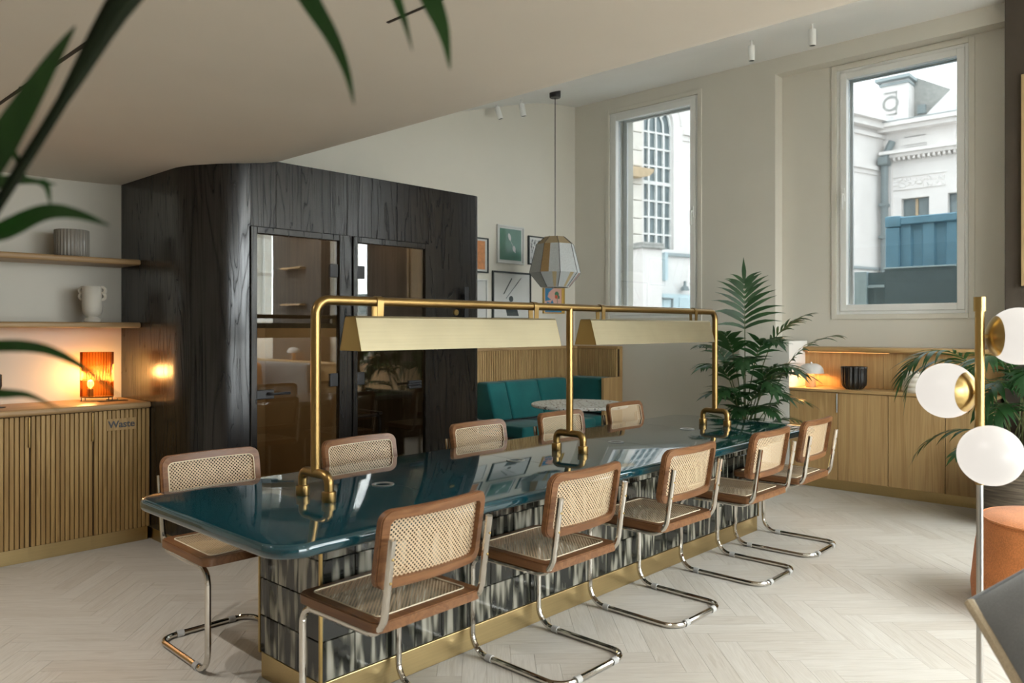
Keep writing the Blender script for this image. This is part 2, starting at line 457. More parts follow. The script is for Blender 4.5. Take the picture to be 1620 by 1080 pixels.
def cells(mb, axis, a0, a1, b0, b1, z0, z1, openings):
    """wall slab: thickness a0..a1 on 'axis', span b0..b1, height z0..z1, rectangular openings (b0,b1,z0,z1)"""
    bs = sorted({b0, b1, *[v for o in openings for v in o[:2]]}); zs = sorted({z0, z1, *[v for o in openings for v in o[2:]]})
    bs = [b for b in bs if b0 <= b <= b1]; zs = [z for z in zs if z0 <= z <= z1]
    for i in range(len(bs)-1):
        run = None
        for j in range(len(zs)-1):
            bm_, zm = (bs[i]+bs[i+1])/2, (zs[j]+zs[j+1])/2
            if any(o[0] < bm_ < o[1] and o[2] < zm < o[3] for o in openings):
                if run: _c(mb, axis, a0, a1, bs[i], bs[i+1], *run); run = None
            else:
                run = (run[0], zs[j+1]) if run else (zs[j], zs[j+1])
        if run: _c(mb, axis, a0, a1, bs[i], bs[i+1], *run)
def _c(mb, axis, a0, a1, b0, b1, z0, z1):
    if axis == 'x': mb.box(a0, a1, b0, b1, z0, z1)
    else: mb.box(b0, b1, a0, a1, z0, z1)

# window wall
WIN = {1: (4.075, 5.19, 1.49, 3.78), 2: (1.65, 2.73, 1.505, 3.745), 3: (-1.52, -.52, 1.5, 3.745), 4: (-4.25, -3.2, 1.5, 3.745)}
mb = MB()
cells(mb, 'x', XW, 7.62, 3.25, YB+.25, 0, 4.1, [WIN[1]])
cells(mb, 'x', XR_, 7.62, 1.34, 3.25, 0, 3.80, [WIN[2]])
mb.box(XW, 7.62, 1.34, 3.25, 3.80, 4.1)
cells(mb, 'x', XW, 7.62, YF-.2, 1.34, 0, 4.1, [WIN[3], WIN[4]])
struct(mb.build('wall_right', M['wall']))
struct(MB().box(XL-.2, XW, YB, YB+.25, 0, 4.1).build('wall_back', M['wall']))
struct(MB().box(XL-.2, XL, YF, YB, 0, 4.1).build('wall_left', M['wall']))
FILL_WIN = (2.9, 6.9, .25, 3.2); FILL_WIN2 = (.3, 2.5, .05, 2.25)  # unseen window openings added behind the camera to bring in daylight
YN_ = -2.4  # left front wall pulled in so its added window lights the floor
mb = MB(); cells(mb, 'y', YF-.25, YF, 2.72, XW, 0, 4.1, [FILL_WIN]); cells(mb, 'y', YN_-.25, YN_, XL-.2, 2.72, 0, 4.1, [FILL_WIN2]); mb.box(2.62, 2.72, YF-.25, YN_-.25, 0, 4.1); struct(mb.build('wall_front', M['wall']))
# partition block under the pilaster
struct(MB().bbox(6.75, XW, 2.94, 3.42, 0, 1.265, .004).build('wall_partition', M['wallwhite']))

# ceiling: low flat part, bullnose, then rising soffit
PROF = [(XL-.2, ZL), (0, ZL), (1.75, ZL), (2.0, 2.366), (2.2, 2.379), (2.4, 2.402), (2.55, 2.428), (2.64, 2.450), (2.69, 2.472), (2.72, 2.51), (2.74, 2.57), (2.78, 2.74), (2.85, 2.80), (3.0, 2.86),
        (3.3, 2.948), (4.0, 3.15), (4.6, 3.325), (5.2, 3.50), (5.6, 3.616), (5.785, 3.669), (5.98, 3.727), (6.175, 3.782), (6.32, 3.822), (6.47, 3.858), (6.7, 3.90), (6.95, 3.935), (XW+.05, ZH)]
def ceil_z(x):
    for (a, za), (b, zb) in zip(PROF, PROF[1:]):
        if a <= x <= b: return za + (zb-za)*(x-a)/(b-a)
SKY = (3.0, 6.7, -4.4, -.9)  # rooflight opening added out of view to light the room
vs, fs = [], []
ys = [YF-.2, SKY[2], SKY[3], YB+.2]
for (x, z) in PROF:
    for y in ys: vs.append((x, y, z))
for i in range(len(PROF)-1):
    for j in range(3):
        if j == 1 and SKY[0]-1e-6 <= PROF[i][0] and PROF[i+1][0] <= SKY[1]+1e-6: continue
        a = i*4+j; fs.append((a, a+1, a+5, a+4))
M['ceil_lit'] = plain('upper_ceiling_painted_lit', (.90, .895, .87), .8, var=.015, scale=1.5, bump=.02, spec=.25)  # whiter than the low ceiling: window light put into the colour
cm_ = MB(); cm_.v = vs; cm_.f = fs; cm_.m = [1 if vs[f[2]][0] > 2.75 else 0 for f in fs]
ceiling = struct(cm_.build('ceiling', [M['ceil'], M['ceil_lit']], smooth=True, ang=60, fix=False))
mb = MB()
for (x0, x1, y0, y1) in ((SKY[0]-.02, SKY[0], SKY[2], SKY[3]), (SKY[1], SKY[1]+.02, SKY[2], SKY[3]), (SKY[0], SKY[1], SKY[2]-.02, SKY[2]), (SKY[0], SKY[1], SKY[3], SKY[3]+.02)):
    mb.box(x0, x1, y0, y1, ceil_z((x0+x1)/2)-.3 if x1-x0 > 1 else ceil_z((x0+x1)/2)-.0, 4.0)
mb.build('added_rooflight_reveal', M['ceil'], ceiling)
MB().box(SKY[0], SKY[1], SKY[2], SKY[3], 3.95, 3.96).build('added_rooflight_pane', M['winglass'], ceiling)
# ceiling slots and pinholes of the low ceiling
MB().box(.953, .967, 2.72, 5.0, ZL-.003, ZL+.002).build('ceiling_slot', M['slot'], ceiling)
MB().box(1.550, 1.560, .6, 2.0, ZL-.003, ZL+.002).build('ceiling_slot', M['slot'], ceiling)
MB().box(.393, .407, 2.6, 4.6, ZL-.003, ZL+.002).build('ceiling_slot', M['slot'], ceiling)  # slot added out of view to carry fill spots
for (x, y, e) in ((.975, 2.96, 0), (.955, 3.63, 0), (.40, 3.0, 34), (.40, 3.6, 32), (.40, 4.2, 18), (1.555, 1.3, 18), (1.555, .8, 22)):  # entries with energy are added for fill, out of view
    MB().lathe([(0, ZL-.003), (.012, ZL-.003), (.012, ZL)], 10, (x, y, 0), .6, 1).build('pinhole_light', M['slot'], ceiling)
    if e:
        l = bpy.data.lights.new('added_fill_spot', 'SPOT'); l.energy = e; l.color = (1, .96, .90); l.spot_size = R(130); l.spot_blend = .8; l.shadow_soft_size = .01  # unseen fill spot added to brighten the floor
        lo = bpy.data.objects.new('added_fill_spot', l); COL.objects.link(lo); lo.location = (x, y, ZL-.016)

# windows
def ring_box(mb, x0, x1, o, wd):
    y0, y1, z0, z1 = o
    mb.bbox(x0, x1, y0, y0+wd, z0, z1, .003, 1); mb.bbox(x0, x1, y1-wd, y1, z0, z1, .003, 1)
    mb.bbox(x0, x1, y0+wd, y1-wd, z0, z0+wd, .003, 1); mb.bbox(x0, x1, y0+wd, y1-wd, z1-wd, z1, .003, 1)
for k, o in WIN.items():
    xf = XW if k != 2 else XR_
    w = thing('window_%d' % k, (xf, (o[0]+o[1])/2, o[2]), None, None); struct(w)
    mb = MB(); ring_box(mb, xf-.012, xf+.002, (o[0]-.045, o[1]+.045, o[2]-.045, o[3]+.045), .046); mb.build('architrave', M['wall'], w)
    mb = MB(); ring_box(mb, xf+.006, xf+.13, o, .03); mb.build('window_frame', M['upvc'], w)
    i1 = (o[0]+.031, o[1]-.031, o[2]+.031, o[3]-.031)
    mb = MB(); ring_box(mb, xf-.004, xf+.09, i1, .058); mb.build('sash', M['upvc'], w)
    g = (i1[0]+.05, i1[1]-.05, i1[2]+.05, i1[3]-.05)
    MB().box(xf+.05, xf+.056, *g).build('pane', M['tintglass' if k <= 2 else 'winglass'], w)
    mb = MB(); ring_box(mb, xf+.27, xf+.30, o, .05); mb.build('outer_reveal_trim', M['upvc'], w)
    if k <= 2:
        hy = o[1]-.062 if k == 2 else o[0]+.062
        hz = 2.60 if k == 2 else 2.58
        h = MB().bbox(xf-.016, xf-.004, hy-.016, hy+.016, hz-.06, hz+.06, .004).build('handle', M['upvc'], w)
        MB().bbox(xf-.045, xf-.03, hy-.009, hy+.009, hz-.14, hz+.01, .004).bbox(xf-.035, xf-.012, hy-.009, hy+.009, hz-.008, hz+.012, .003).build('handle_lever', M['upvc'], h)
    portal('window_portal', (xf+.2, (o[0]+o[1])/2, (o[2]+o[3])/2), (0, R(90), 0), o[3]-o[2], o[1]-o[0])
w = thing('window_5', (4.9, YF, .25), None, None); struct(w)  # unseen shopfront glazing added for daylight from behind the camera
mb = MB()
for x in (2.9, 3.87, 4.84, 5.81, 6.84): mb.bbox(x, x+.06, YF-.15, YF-.05, .25, 3.2, .004, 1)
for z in (.25, 2.4, 3.14): mb.bbox(2.9, 6.9, YF-.14, YF-.06, z, z+.06, .004, 1)
mb.build('window_frame', M['upvc'], w)
MB().box(2.92, 6.88, YF-.103, YF-.097, .28, 3.18).build('pane', M['winglass'], w)
portal('window_portal', (4.9, YF-.02, 1.72), (R(90), 0, 0), 4, 2.95)
w = thing('window_6', (1.4, YN_, .05), None, None); struct(w)  # unseen window added to brighten the left side of the room
mb = MB()
for x in (.3, 1.37, 2.44): mb.bbox(x, x+.06, YN_-.15, YN_-.05, .05, 2.25, .004, 1)
for z in (.05, 2.19): mb.bbox(.3, 2.5, YN_-.14, YN_-.06, z, z+.06, .004, 1)
mb.build('window_frame', M['upvc'], w)
MB().box(.32, 2.48, YN_-.103, YN_-.097, .08, 2.22).build('pane', M['winglass'], w)
portal('window_portal', (1.4, YN_-.02, 1.15), (R(90), 0, 0), 2.2, 2.2)
portal('window_portal', ((SKY[0]+SKY[1])/2, (SKY[2]+SKY[3])/2, 3.9), (0, 0, 0), SKY[1]-SKY[0], SKY[3]-SKY[2])

# dark fabric piers and their shelves on the window wall
for k, (y0, y1, z0) in enumerate(((-.42, 1.335, 0), (-3.1, -1.62, 0))):
    p = struct(MB().bbox(6.98, XW, y0, y1, z0, 3.94, .004).build('wall_pier_%d' % (k+1), M['darkwall']))
    for z in (1.75, 2.35, 2.95) if k else ():
        MB().bbox(6.86, 6.99, (y0+y1)/2-.3, (y0+y1)/2+.3, z, z+.03, .003).build('ledge', M['oaky'], p)

fa = thing('tall_picture', (6.97, .88, 1.70), 'tall tan framed panel on the dark pier at the right edge', 'picture')
M['tan'] = plain('tan_frame', (.48, .34, .17), .5)
mb = MB(); ring_box(mb, 6.945, 6.979, (.55, 1.222, 1.70, 3.30), .04); mb.build('frame', M['tan'], fa)
MB().box(6.962, 6.979, .585, 1.19, 1.735, 3.265).build('panel', M['tan'], fa)

# ------------------------------------------------------------------ floor: herringbone planks
PL, PW = .5, .1
def plank_mesh(name, list_xyab):
    me = bpy.data.meshes.new(name); V, Fc, UV = [], [], []
    for (c0, a, b) in list_xyab:
        g = .0006; n = len(V)
        pts = [(g, g), (PL-g, g), (PL-g, PW-g), (g, PW-g)]
        for z in (-.012, 0):
            for (u, v) in pts: V.append((c0[0]+a[0]*u+b[0]*v, c0[1]+a[1]*u+b[1]*v, z))
        top = (n+4, n+5, n+6, n+7)
        Fc.append(top); UV += [pts[0], pts[1], pts[2], pts[3]]
        for i in range(4):
            j = (i+1) % 4; Fc.append((n+i, n+j, n+4+j, n+4+i)); UV += [pts[i], pts[j], pts[j], pts[i]]
    me.from_pydata(V, [], Fc); uv = me.uv_layers.new(name='UVMap')
    uv.data.foreach_set('uv', [c for p in UV for c in p]); me.materials.append(M['plank']); me.update(); return me
floor = struct(MB().box(XL-.2, 7.62, YF-.25, YB+.25, -.2, -.004).build('floor', M['sub']))
a_ = (sqrt(.5), sqrt(.5)); b_ = (-sqrt(.5), sqrt(.5))
def ab(p, q): return (a_[0]*p+b_[0]*q, a_[1]*p+b_[1]*q)
OFFX, OFFY = 1.42, 0.0
pl = []
for m_ in range(-14, 16):
    for k_ in range(-90, 90):
        for fam in (0, 1):
            p, q = (k_*PW + m_*PL, k_*PW - m_*PL) if fam == 0 else (k_*PW + m_*PL, PW + k_*PW - m_*PL)
            o2 = ab(p, q); x, y = o2[0]+OFFX, o2[1]+OFFY
            d1, d2 = (a_, b_) if fam == 0 else (b_, (a_[0], a_[1]))
            cxx = x + d1[0]*PL/2 + d2[0]*PW/2; cyy = y + d1[1]*PL/2 + d2[1]*PW/2
            if not (XL-.1 < cxx < 7.3 and YF-.1 < cyy < YB+.05): continue
            dd = cos(YAW)*cxx + sin(YAW)*cyy; rr = sin(YAW)*cxx - cos(YAW)*cyy
            vis = 9e9
            if dd > 1.5:
                px, py = CX + F*rr/dd, HY + F*CAMH/dd
                hidden = (1.75 < cxx < 5.0 and 2.5 < cyy < 2.75) or cyy > 5.25 or cxx > 6.8 or (cyy > 4.62 and 2.2 < cxx < 4.4)
                if -40 < px < 1660 and py < 1120 and not hidden: vis = dd
            pl.append((vis, fam, x, y, d1, d2))
pl.sort(key=lambda t: t[0])
meA = plank_mesh('plank', [((0,0), a_, b_)]); meB = plank_mesh('plank', [((0,0), b_, a_)])
for (vis, fam, x, y, d1, d2) in pl[:300]:
    o = bpy.data.objects.new('plank', meA if fam == 0 else meB); COL.objects.link(o); o.parent = floor; o.location = (x, y, 0)
o = bpy.data.objects.new('planks_beyond', plank_mesh('planks_beyond', [((x, y), d1, d2) for (_, _, x, y, d1, d2) in pl[300:]])); COL.objects.link(o); o.parent = floor
o['kind'] = 'stuff'

# ------------------------------------------------------------------ meeting table
TX0, TX1, TY0, TY1, TZ = 1.18, 5.12, 2.02, 3.095, .74
table = thing('meeting_table', (3.15, 2.56, 0), 'long glossy teal meeting table on a streaked tile base with brass plinth', 'table')
SEAM = [TX0, 2.01, 2.80, 3.63, 4.415, TX1]
def slab(x0, x1, lend, rend):
    layers = [(.697, .016), (.700, .006), (.708, 0), (.726, 0), (.735, .004), (.7385, .009), (.740, .018)]
    r = .11; n = 8; rings = []
    for z, i in layers:
        p = []
        if lend:
            q = r - i*.5
            p += [(TX0+i+q - q*cos(pi/2*k/n), TY1-i-q + q*sin(pi/2*k/n)) for k in range(n, -1, -1)]
            p += [(TX0+i+q - q*cos(pi/2*k/n), TY0+i+q - q*sin(pi/2*k/n)) for k in range(0, n+1)]
        else: p += [(x0+.0012, TY1-i), (x0+.0012, TY0+i)]
        if rend:
            q = r - i*.5
            p += [(TX1-i-q + q*cos(pi/2*k/n), TY0+i+q - q*sin(pi/2*k/n)) for k in range(n, -1, -1)]
            p += [(TX1-i-q + q*cos(pi/2*k/n), TY1-i-q + q*sin(pi/2*k/n)) for k in range(0, n+1)]
        else: p += [(x1-.0012, TY0+i), (x1-.0012, TY1-i)]
        rings.append([(a, b, z) for a, b in p])
    m = len(rings[0]); vs = [v for g in rings for v in g]; fs = []
    for L in range(len(rings)-1):
        for i in range(m): fs.append((L*m+i, L*m+(i+1) % m, (L+1)*m+(i+1) % m, (L+1)*m+i))
    fs.append(tuple(range(m))); fs.append(tuple((len(rings)-1)*m+i for i in range(m)))
    return MB().add(vs, fs)
for i in range(5):
    slab(SEAM[i], SEAM[i+1], i == 0, i == 4).build('tabletop_slab', M['teal'], table, smooth=True, ang=50)
BX0, BX1, BY0, BY1 = 1.575, 5.04, 2.413, 2.84
body = MB().box(BX0+.012, BX1-.012, BY0+.012, BY1-.012, .09, .70).build('base_core', M['grout'], table)
MB().bbox(BX0+.004, BX1-.004, BY0+.004, BY1-.004, 0.0, .10, .003).build('plinth', M['plinth'], table)
for (x, y) in ((BX0, BY0), (BX0, BY1), (BX1, BY0), (BX1, BY1)):
    MB().box(x-.004 if x == BX0 else x-.006, x+.006 if x == BX0 else x+.004, y-.004 if y == BY0 else y-.006, y+.006 if y == BY0 else y+.004, .10, .70).build('corner_trim', M['brass'], table)
NTX = 24; tw = (BX1-BX0-.012)/NTX; th = .146; g = .0015
tA = MB().bbox(-tw/2+g, tw/2-g, -.007, .007, -th/2+g, th/2-g, .0018, 1).build('tile', M['tile'], table, local=True)
first = True
def tile_at(x, y, z, rz=0):
    global first
    if first: tA.location = (x-3.15, y-2.56, z); tA.rotation_euler = (0, 0, rz); first = False
    else: part_copy(tA, table, (x-3.15, y-2.56, z), (0, 0, rz))
for r_ in range(4):
    for k in range(NTX):
        tile_at(BX0+.006+tw*(k+.5), BY0+.006, .105+th*(r_+.5))
    for k in range(3):
        tile_at(BX0+.006, BY0+.002+tw*(k+.5)+.002, .105+th*(r_+.5), -pi/2)
    for k in range(3):
        tile_at(BX1-.006, BY0+.002+tw*(k+.5)+.002, .105+th*(r_+.5), pi/2)
for x in (1.975, 2.775, 3.605, 4.375):
    gm = MB().lathe([(.030, 0), (.045, 0), (.046, .002), (.044, .0035), (.034, .0035), (.031, .001), (.030, 0)], 28, (x+.0, 2.57, TZ)).build('cable_grommet', M['steel'], table, smooth=True)
    MB().lathe([(0, .0008), (.031, .0008)], 24, (x, 2.57, TZ)).build('grommet_cap', M['teal'], gm)

# ------------------------------------------------------------------ brass rail lamp on the table
LY, RZ = 2.545, 1.487
PX = (1.64, 3.159, 4.686)
rl = thing('rail_lamp', (PX[1], LY, TZ), 'long brass rail lamp with two trough shades on three forked feet', 'lamp')
MB().tube(fillet([(PX[0], LY, .835), (PX[0], LY, RZ), (PX[2], LY, RZ), (PX[2], LY, .835)], .055, 8), .0185, 16).build('rail', M['brasst'], rl, smooth=True)
MB().tube([(PX[1], LY, .835), (PX[1], LY, RZ)], .0185, 16).build('pole', M['brasst'], rl, smooth=True)
for x in PX:
    f = MB().tube(fillet([(x, LY-.088, TZ), (x, LY-.088, .836), (x, LY+.088, .836), (x, LY+.088, TZ)], .032, 8), .018, 16).build('fork', M['brasst'], rl, smooth=True)
    for sy in (-1, 1):
        MB().lathe([(.018, .040), (.0255, .038), (.0265, .034), (.0265, .004), (.025, 0), (0, 0)], 20, (x, LY+sy*.088, TZ)).build('collar', M['brasst'], f, smooth=True)
for k, (x0, x1, st) in enumerate(((1.796, 3.005, (1.928, 2.877)), (3.292, 4.553, (3.426, 4.409)))):
    T = [(LY-.072, 1.292), (LY-.036, 1.420), (LY-.030, 1.428), (LY+.030, 1.428), (LY+.036, 1.420), (LY+.072, 1.292)]
    Ti = [(LY-.069, 1.292), (LY-.034, 1.419), (LY-.029, 1.4255), (LY+.029, 1.4255), (LY+.034, 1.419), (LY+.069, 1.292)]
    mb = MB(); loop = T + Ti[::-1]; n = len(loop)
    vs = [(x0, a, b) for a, b in loop] + [(x1, a, b) for a, b in loop]
    fs = [(i, (i+1) % n, n+(i+1) % n, n+i) for i in range(n)]
    for b0 in (0, n):
        for i in range(5): fs.append((b0+i, b0+i+1, b0+n-2-i, b0+n-1-i))
    mb.add(vs, fs)
    sh = mb.build('shade', M['brassx'], rl)
    for x in (x0, x1-.003):
        MB().prism(T, 'x', x, x+.003).build('shade_end', M['brass'], sh)
    MB().bbox(x0+.05, x1-.05, LY-.02, LY+.02, 1.40, 1.42, .004).build('light_bar', M['greywhite'], sh)
    for x in st:
        MB().tube([(x-.016, LY+.0225*cos(a), RZ+.0225*sin(a)) for a in [2*pi*q/16 for q in range(16)]], .003, 6, closed=True)
        s_ = MB(); n = 14
        prof = [(LY-.020, 1.426), (LY-.0225, RZ)] + [(LY-.0225*cos(pi*q/n), RZ+.0225*sin(pi*q/n)) for q in range(1, n)] + [(LY+.0225, RZ), (LY+.020, 1.426)]
        inn = [(LY-.017, 1.426), (LY-.0188, RZ)] + [(LY-.0188*cos(pi*q/n), RZ+.0188*sin(pi*q/n)) for q in range(1, n)] + [(LY+.0188, RZ), (LY+.017, 1.426)]
        vs, fs = [], []
        m2 = len(prof)
        for xx in (x-.015, x+.015): vs += [(xx, a, b) for a, b in prof] + [(xx, a, b) for a, b in inn]
        for i in range(m2-1):
            fs += [(i, i+1, 2*m2+i+1, 2*m2+i), (m2+i, m2+i+1, 3*m2+i+1, 3*m2+i), (i, i+1, m2+i+1, m2+i), (2*m2+i, 2*m2+i+1, 3*m2+i+1, 3*m2+i)]
        s_.add(vs, fs).build('strap', M['brasst'], sh, smooth=True)

# ------------------------------------------------------------------ cane cantilever chairs (local: seat faces +Y, y=0 is the rear of the base)
def back_warp(x, z, y):
    return (x, y + .030*(x/.23)**2 - .012 + (.82-z)*.17, z)
def make_chair():
    t = thing('cantilever_chair', (0, 0, 0), 'x', 'chair', 'cane chairs around the teal table')
    hw, tr = .213, .0125
    half = [(.0, .735), (.052, .47), (.098, .424), (.445, .424), (.493, .38), (.493, .06), (.44, tr), (.0, tr)]
    half = [(.008, .735), (.055, .424), (.493, .424), (.493, tr), (.0, tr)]
    path = [(hw, y, z) for y, z in half[:-1]] + [(hw, 0, tr), (-hw, 0, tr)] + [(-hw, y, z) for y, z in half[:-1]][::-1]
    rad = [0, .075, .065, .085, .075, .075, .085, .065, .075, 0]
    MB().tube(fillet(path, rad, 8), tr, 10).build('tube_frame', M['chrome'], t, local=True, smooth=True)
    for sx in (-1, 1):
        MB().tube([(sx*hw, .375, tr), (sx*hw, .405, tr)], tr+.0035, 12).build('glide', M['glide'], t, local=True, smooth=True)
        MB().tube([(sx*.135, 0, tr), (sx*.105, 0, tr)], tr+.0035, 12).build('glide', M['glide'], t, local=True, smooth=True)
    # seat
    o = [(x, y+.28) for x, y in rrect(.462, .45, .035, 5, 8)]; i = [(x, y+.285) for x, y in rrect(.385, .365, .02, 5, 8)]
    mb = MB()
    o2 = [(x*.985, .28+(y-.28)*.985) for x, y in o]
    n = len(o)
    mb.ring(o, i, lambda p: (p[0], p[1], .437), lambda p: (p[0], p[1], .466))
    mb.ring(o2, i, lambda p: (p[0], p[1], .466), lambda p: (p[0], p[1], .470))
    st = mb.build('seat', M['beechs'], t, local=True, smooth=True, ang=40)
    MB().add([(x, y, .467) for x, y in i], [tuple(range(n))]).build('cane_panel', M['cane_s'], st, local=True)
    MB().tube([(x, y, .4705) for x, y in i], .0028, 5, closed=True).build('cane_spline', M['bead'], st, local=True, smooth=True)
    # backrest
    bz = .692
    o = rrect(.455, .256, .04, 5, 14); i = rrect(.396, .194, .022, 5, 14)
    n = len(o)
    mb = MB()
    o3 = [(x*.985, z*.975) for x, z in o]
    mb.ring(o, i, lambda p: back_warp(p[0], p[1]+bz, .020), lambda p: back_warp(p[0], p[1]+bz, .040))
    mb.ring(o3, i, lambda p: back_warp(p[0], p[1]+bz, .040), lambda p: back_warp(p[0], p[1]+bz, .045))
    mb.ring(o3, i, lambda p: back_warp(p[0], p[1]+bz, .015), lambda p: back_warp(p[0], p[1]+bz, .020))
    bk = mb.build('backrest', M['beech'], t, local=True, smooth=True, ang=40)
    mb = MB(); vs, fs = [], []; NX = 12
    for a in range(NX+1):
        x = -.198+.396*a/NX
        for z in (-.097, .097): vs.append(back_warp(x, z+bz, .036))
    fs = [(2*a, 2*a+2, 2*a+3, 2*a+1) for a in range(NX)]
    mb.add(vs, fs).build('cane_panel', M['cane_b'], bk, local=True, smooth=True)
    MB().tube([back_warp(x, z+bz, .0455) for x, z in i], .0025, 5, closed=True).build('cane_spline', M['bead'], bk, local=True, smooth=True)
    for sx in (-1, 1):
        for z in (.60, .675):
            yy = .008 + (.735-z)*.15
            MB().lathe([(0, .003), (.004, .002), (.005, 0)], 8).xf(Matrix.Translation((sx*hw, yy-tr, z)) @ Matrix.Rotation(R(90), 4, 'X')).build('screw', M['brass'], t, local=True, smooth=True)
    return t
chair0 = make_chair()
FR = [(1.70, 1.885, 1.0), (2.513, 1.888, 0), (3.323, 1.885, -.6), (4.147, 1.86, 0), (4.845, 1.882, 1)]
FLAB = ['nearest cane chair, its back to the viewer, at the near end of the table',
        'second cane chair from the viewer along the front side of the teal table',
        'third cane chair along the front of the table, under the middle brass pole',
        'fourth cane chair along the front of the table, next to the far one',
        'cane chair at the far end of the table front, closest to the oak cabinets']
BK = [(1.66, 3.475, 178.5), (2.40, 3.37, 181), (3.285, 3.40, 180), (4.065, 3.40, 179), (4.905, 3.47, 181)]
BLAB = ['cane chair facing the viewer across the near table corner beside the black booth',
        'cane chair behind the table in front of the first glass booth door',
        'cane chair behind the table in front of the dark booth panel',
        'cane chair behind the table, partly hidden by the middle brass pole',
        'cane chair behind the table beside the round terrazzo table']
for k, (x, y, a) in enumerate(FR + BK):
    c = chair0 if k == 0 else copy_tree(chair0)
    c.location = (x, y, 0); c.rotation_euler = (0, 0, R(a)); c['label'] = (FLAB + BLAB)[k]

# ------------------------------------------------------------------ black booth
B0, B1, BF, BZ = 2.105, 4.465, 4.52, 2.448
booth = thing('phone_booth', (3.28, BF, 0), 'black stained timber booth block with rounded corner and two glass doors', 'booth')
def plan(off, r1=.34, r2=.07):
    p = [(B0+off, YB)]
    p += [(B0+r1 - (r1-off)*cos(pi/2*k/14), BF+r1 - (r1-off)*sin(pi/2*k/14)) for k in range(15)]
    return p
def wallstrip(pts_o, pts_i, z0, z1):
    mb = MB(); n = len(pts_o)
    vs = [(x, y, z) for z in (z0, z1) for x, y in pts_o] + [(x, y, z) for z in (z0, z1) for x, y in pts_i]
    fs = []
    for i in range(n-1):
        fs += [(i, i+1, n+i+1, n+i), (2*n+i, 3*n+i, 3*n+i+1, 2*n+i+1), (n+i, n+i+1, 3*n+i+1, 3*n+i), (i, 2*n+i, 2*n+i+1, i+1)]
    fs += [(0, n, 3*n, 2*n), (n-1, 3*n-1, 4*n-1, 2*n-1)]
    return mb.add(vs, fs)
wallstrip(plan(0), plan(.05), .085, BZ-.001).build('curved_side_panel', M['booth'], booth, smooth=True, ang=50)
wallstrip(plan(.02), plan(.04), .0, .085).build('curved_plinth', M['plinth'], booth, smooth=True, ang=50)
def fpanel(x0, x1, z0, z1, nm='front_panel'):
    return MB().bbox(x0, x1, BF, BF+.05, z0, z1, .0015, 1).build(nm, M['booth'], booth)
fpanel(B0+.342, 2.62, 2.02, BZ); fpanel(2.622, 3.163, 2.02, BZ); fpanel(3.165, 3.60, 2.02, BZ); fpanel(3.602, 3.905, 2.02, BZ)
fpanel(3.124, 3.207, .085, 2.02, 'mullion_panel')
fpanel(3.907, 4.395, .085, BZ, 'blind_door')
pr = [(4.395, BF)] + [(B1-.07 + .07*sin(pi/2*k/8), BF+.07 - .07*cos(pi/2*k/8)) for k in range(9)] + [(B1, YB)]
pi_ = [(4.395, BF+.05)] + [(B1-.07 + .02*sin(pi/2*k/8), BF+.07 - .02*cos(pi/2*k/8)) for k in range(9)] + [(B1-.05, YB)]
wallstrip(pr, pi_, .085, BZ-.001).build('end_panel', M['booth'], booth, smooth=True, ang=50)
MB().box(B0+.34, 4.42, BF+.012, BF+.045, 0, .085).build('plinth', M['plinth'], booth)
lid = [(x, y) for x, y in plan(.03)] + [(B1-.09, BF+.03), (B1-.03, BF+.09), (B1-.03, YB)]
MB().prism(lid, 'z', BZ-.06, BZ-.03).build('roof', M['boothdk'], booth)
# doors
def booth_door(x0, x1, gx0, gx1, hinge_right, zt=2.018, gt=1.976):
    fr = MB()
    fr.bbox(x0, gx0, BF-.014, BF+.03, .02, zt, .003, 1); fr.bbox(gx1, x1, BF-.014, BF+.03, .02, zt, .003, 1); fr.bbox(gx0, gx1, BF-.014, BF+.03, gt, zt, .003, 1)
    f = fr.build('door_frame', M['booth'], booth)
    d = MB().box(gx0+.004, gx1-.004, BF+.004, BF+.014, .03, gt-.004).build('glass_door', M['boothglass'], booth)
    hx = gx1-.035 if hinge_right else gx0+.035
    for z in (1.772, 1.028):
        MB().bbox(hx-.032, hx+.032, BF-.004, BF+.022, z-.045, z+.045, .004).build('hinge', M['black'], d)
    kx = gx0+.075 if hinge_right else gx1-.075; sg = 1 if hinge_right else -1
    h = MB().bbox(kx-.075, kx+.045, BF-.010, BF+.028, .93, .99, .006).build('lock_case', M['black'], d)
    MB().tube(fillet([(kx, BF-.01, .965), (kx, BF-.05, .965), (kx+sg*.13, BF-.055, .965)], .02), .009, 8).build('lever', M['black'], h, smooth=True)
    return d
booth_door(2.44, 3.124, 2.483, 3.093, True); booth_door(3.207, 3.905, 3.244, 3.862, False)
hd = MB().bbox(4.235, 4.275, BF-.055, BF-.04, 1.30, 1.705, .003).bbox(4.245, 4.265, BF-.045, BF, 1.62, 1.65, .002).bbox(4.245, 4.265, BF-.045, BF, 1.34, 1.37, .002).build('pull_handle', M['black'], booth)
MB().lathe([(0, .012), (.022, .012), (.024, .009), (.024, 0)], 20).xf(Matrix.Translation((4.185, BF, 1.504)) @ Matrix.Rotation(R(90), 4, 'X')).build('thumb_turn', M['brass'], booth, smooth=True)
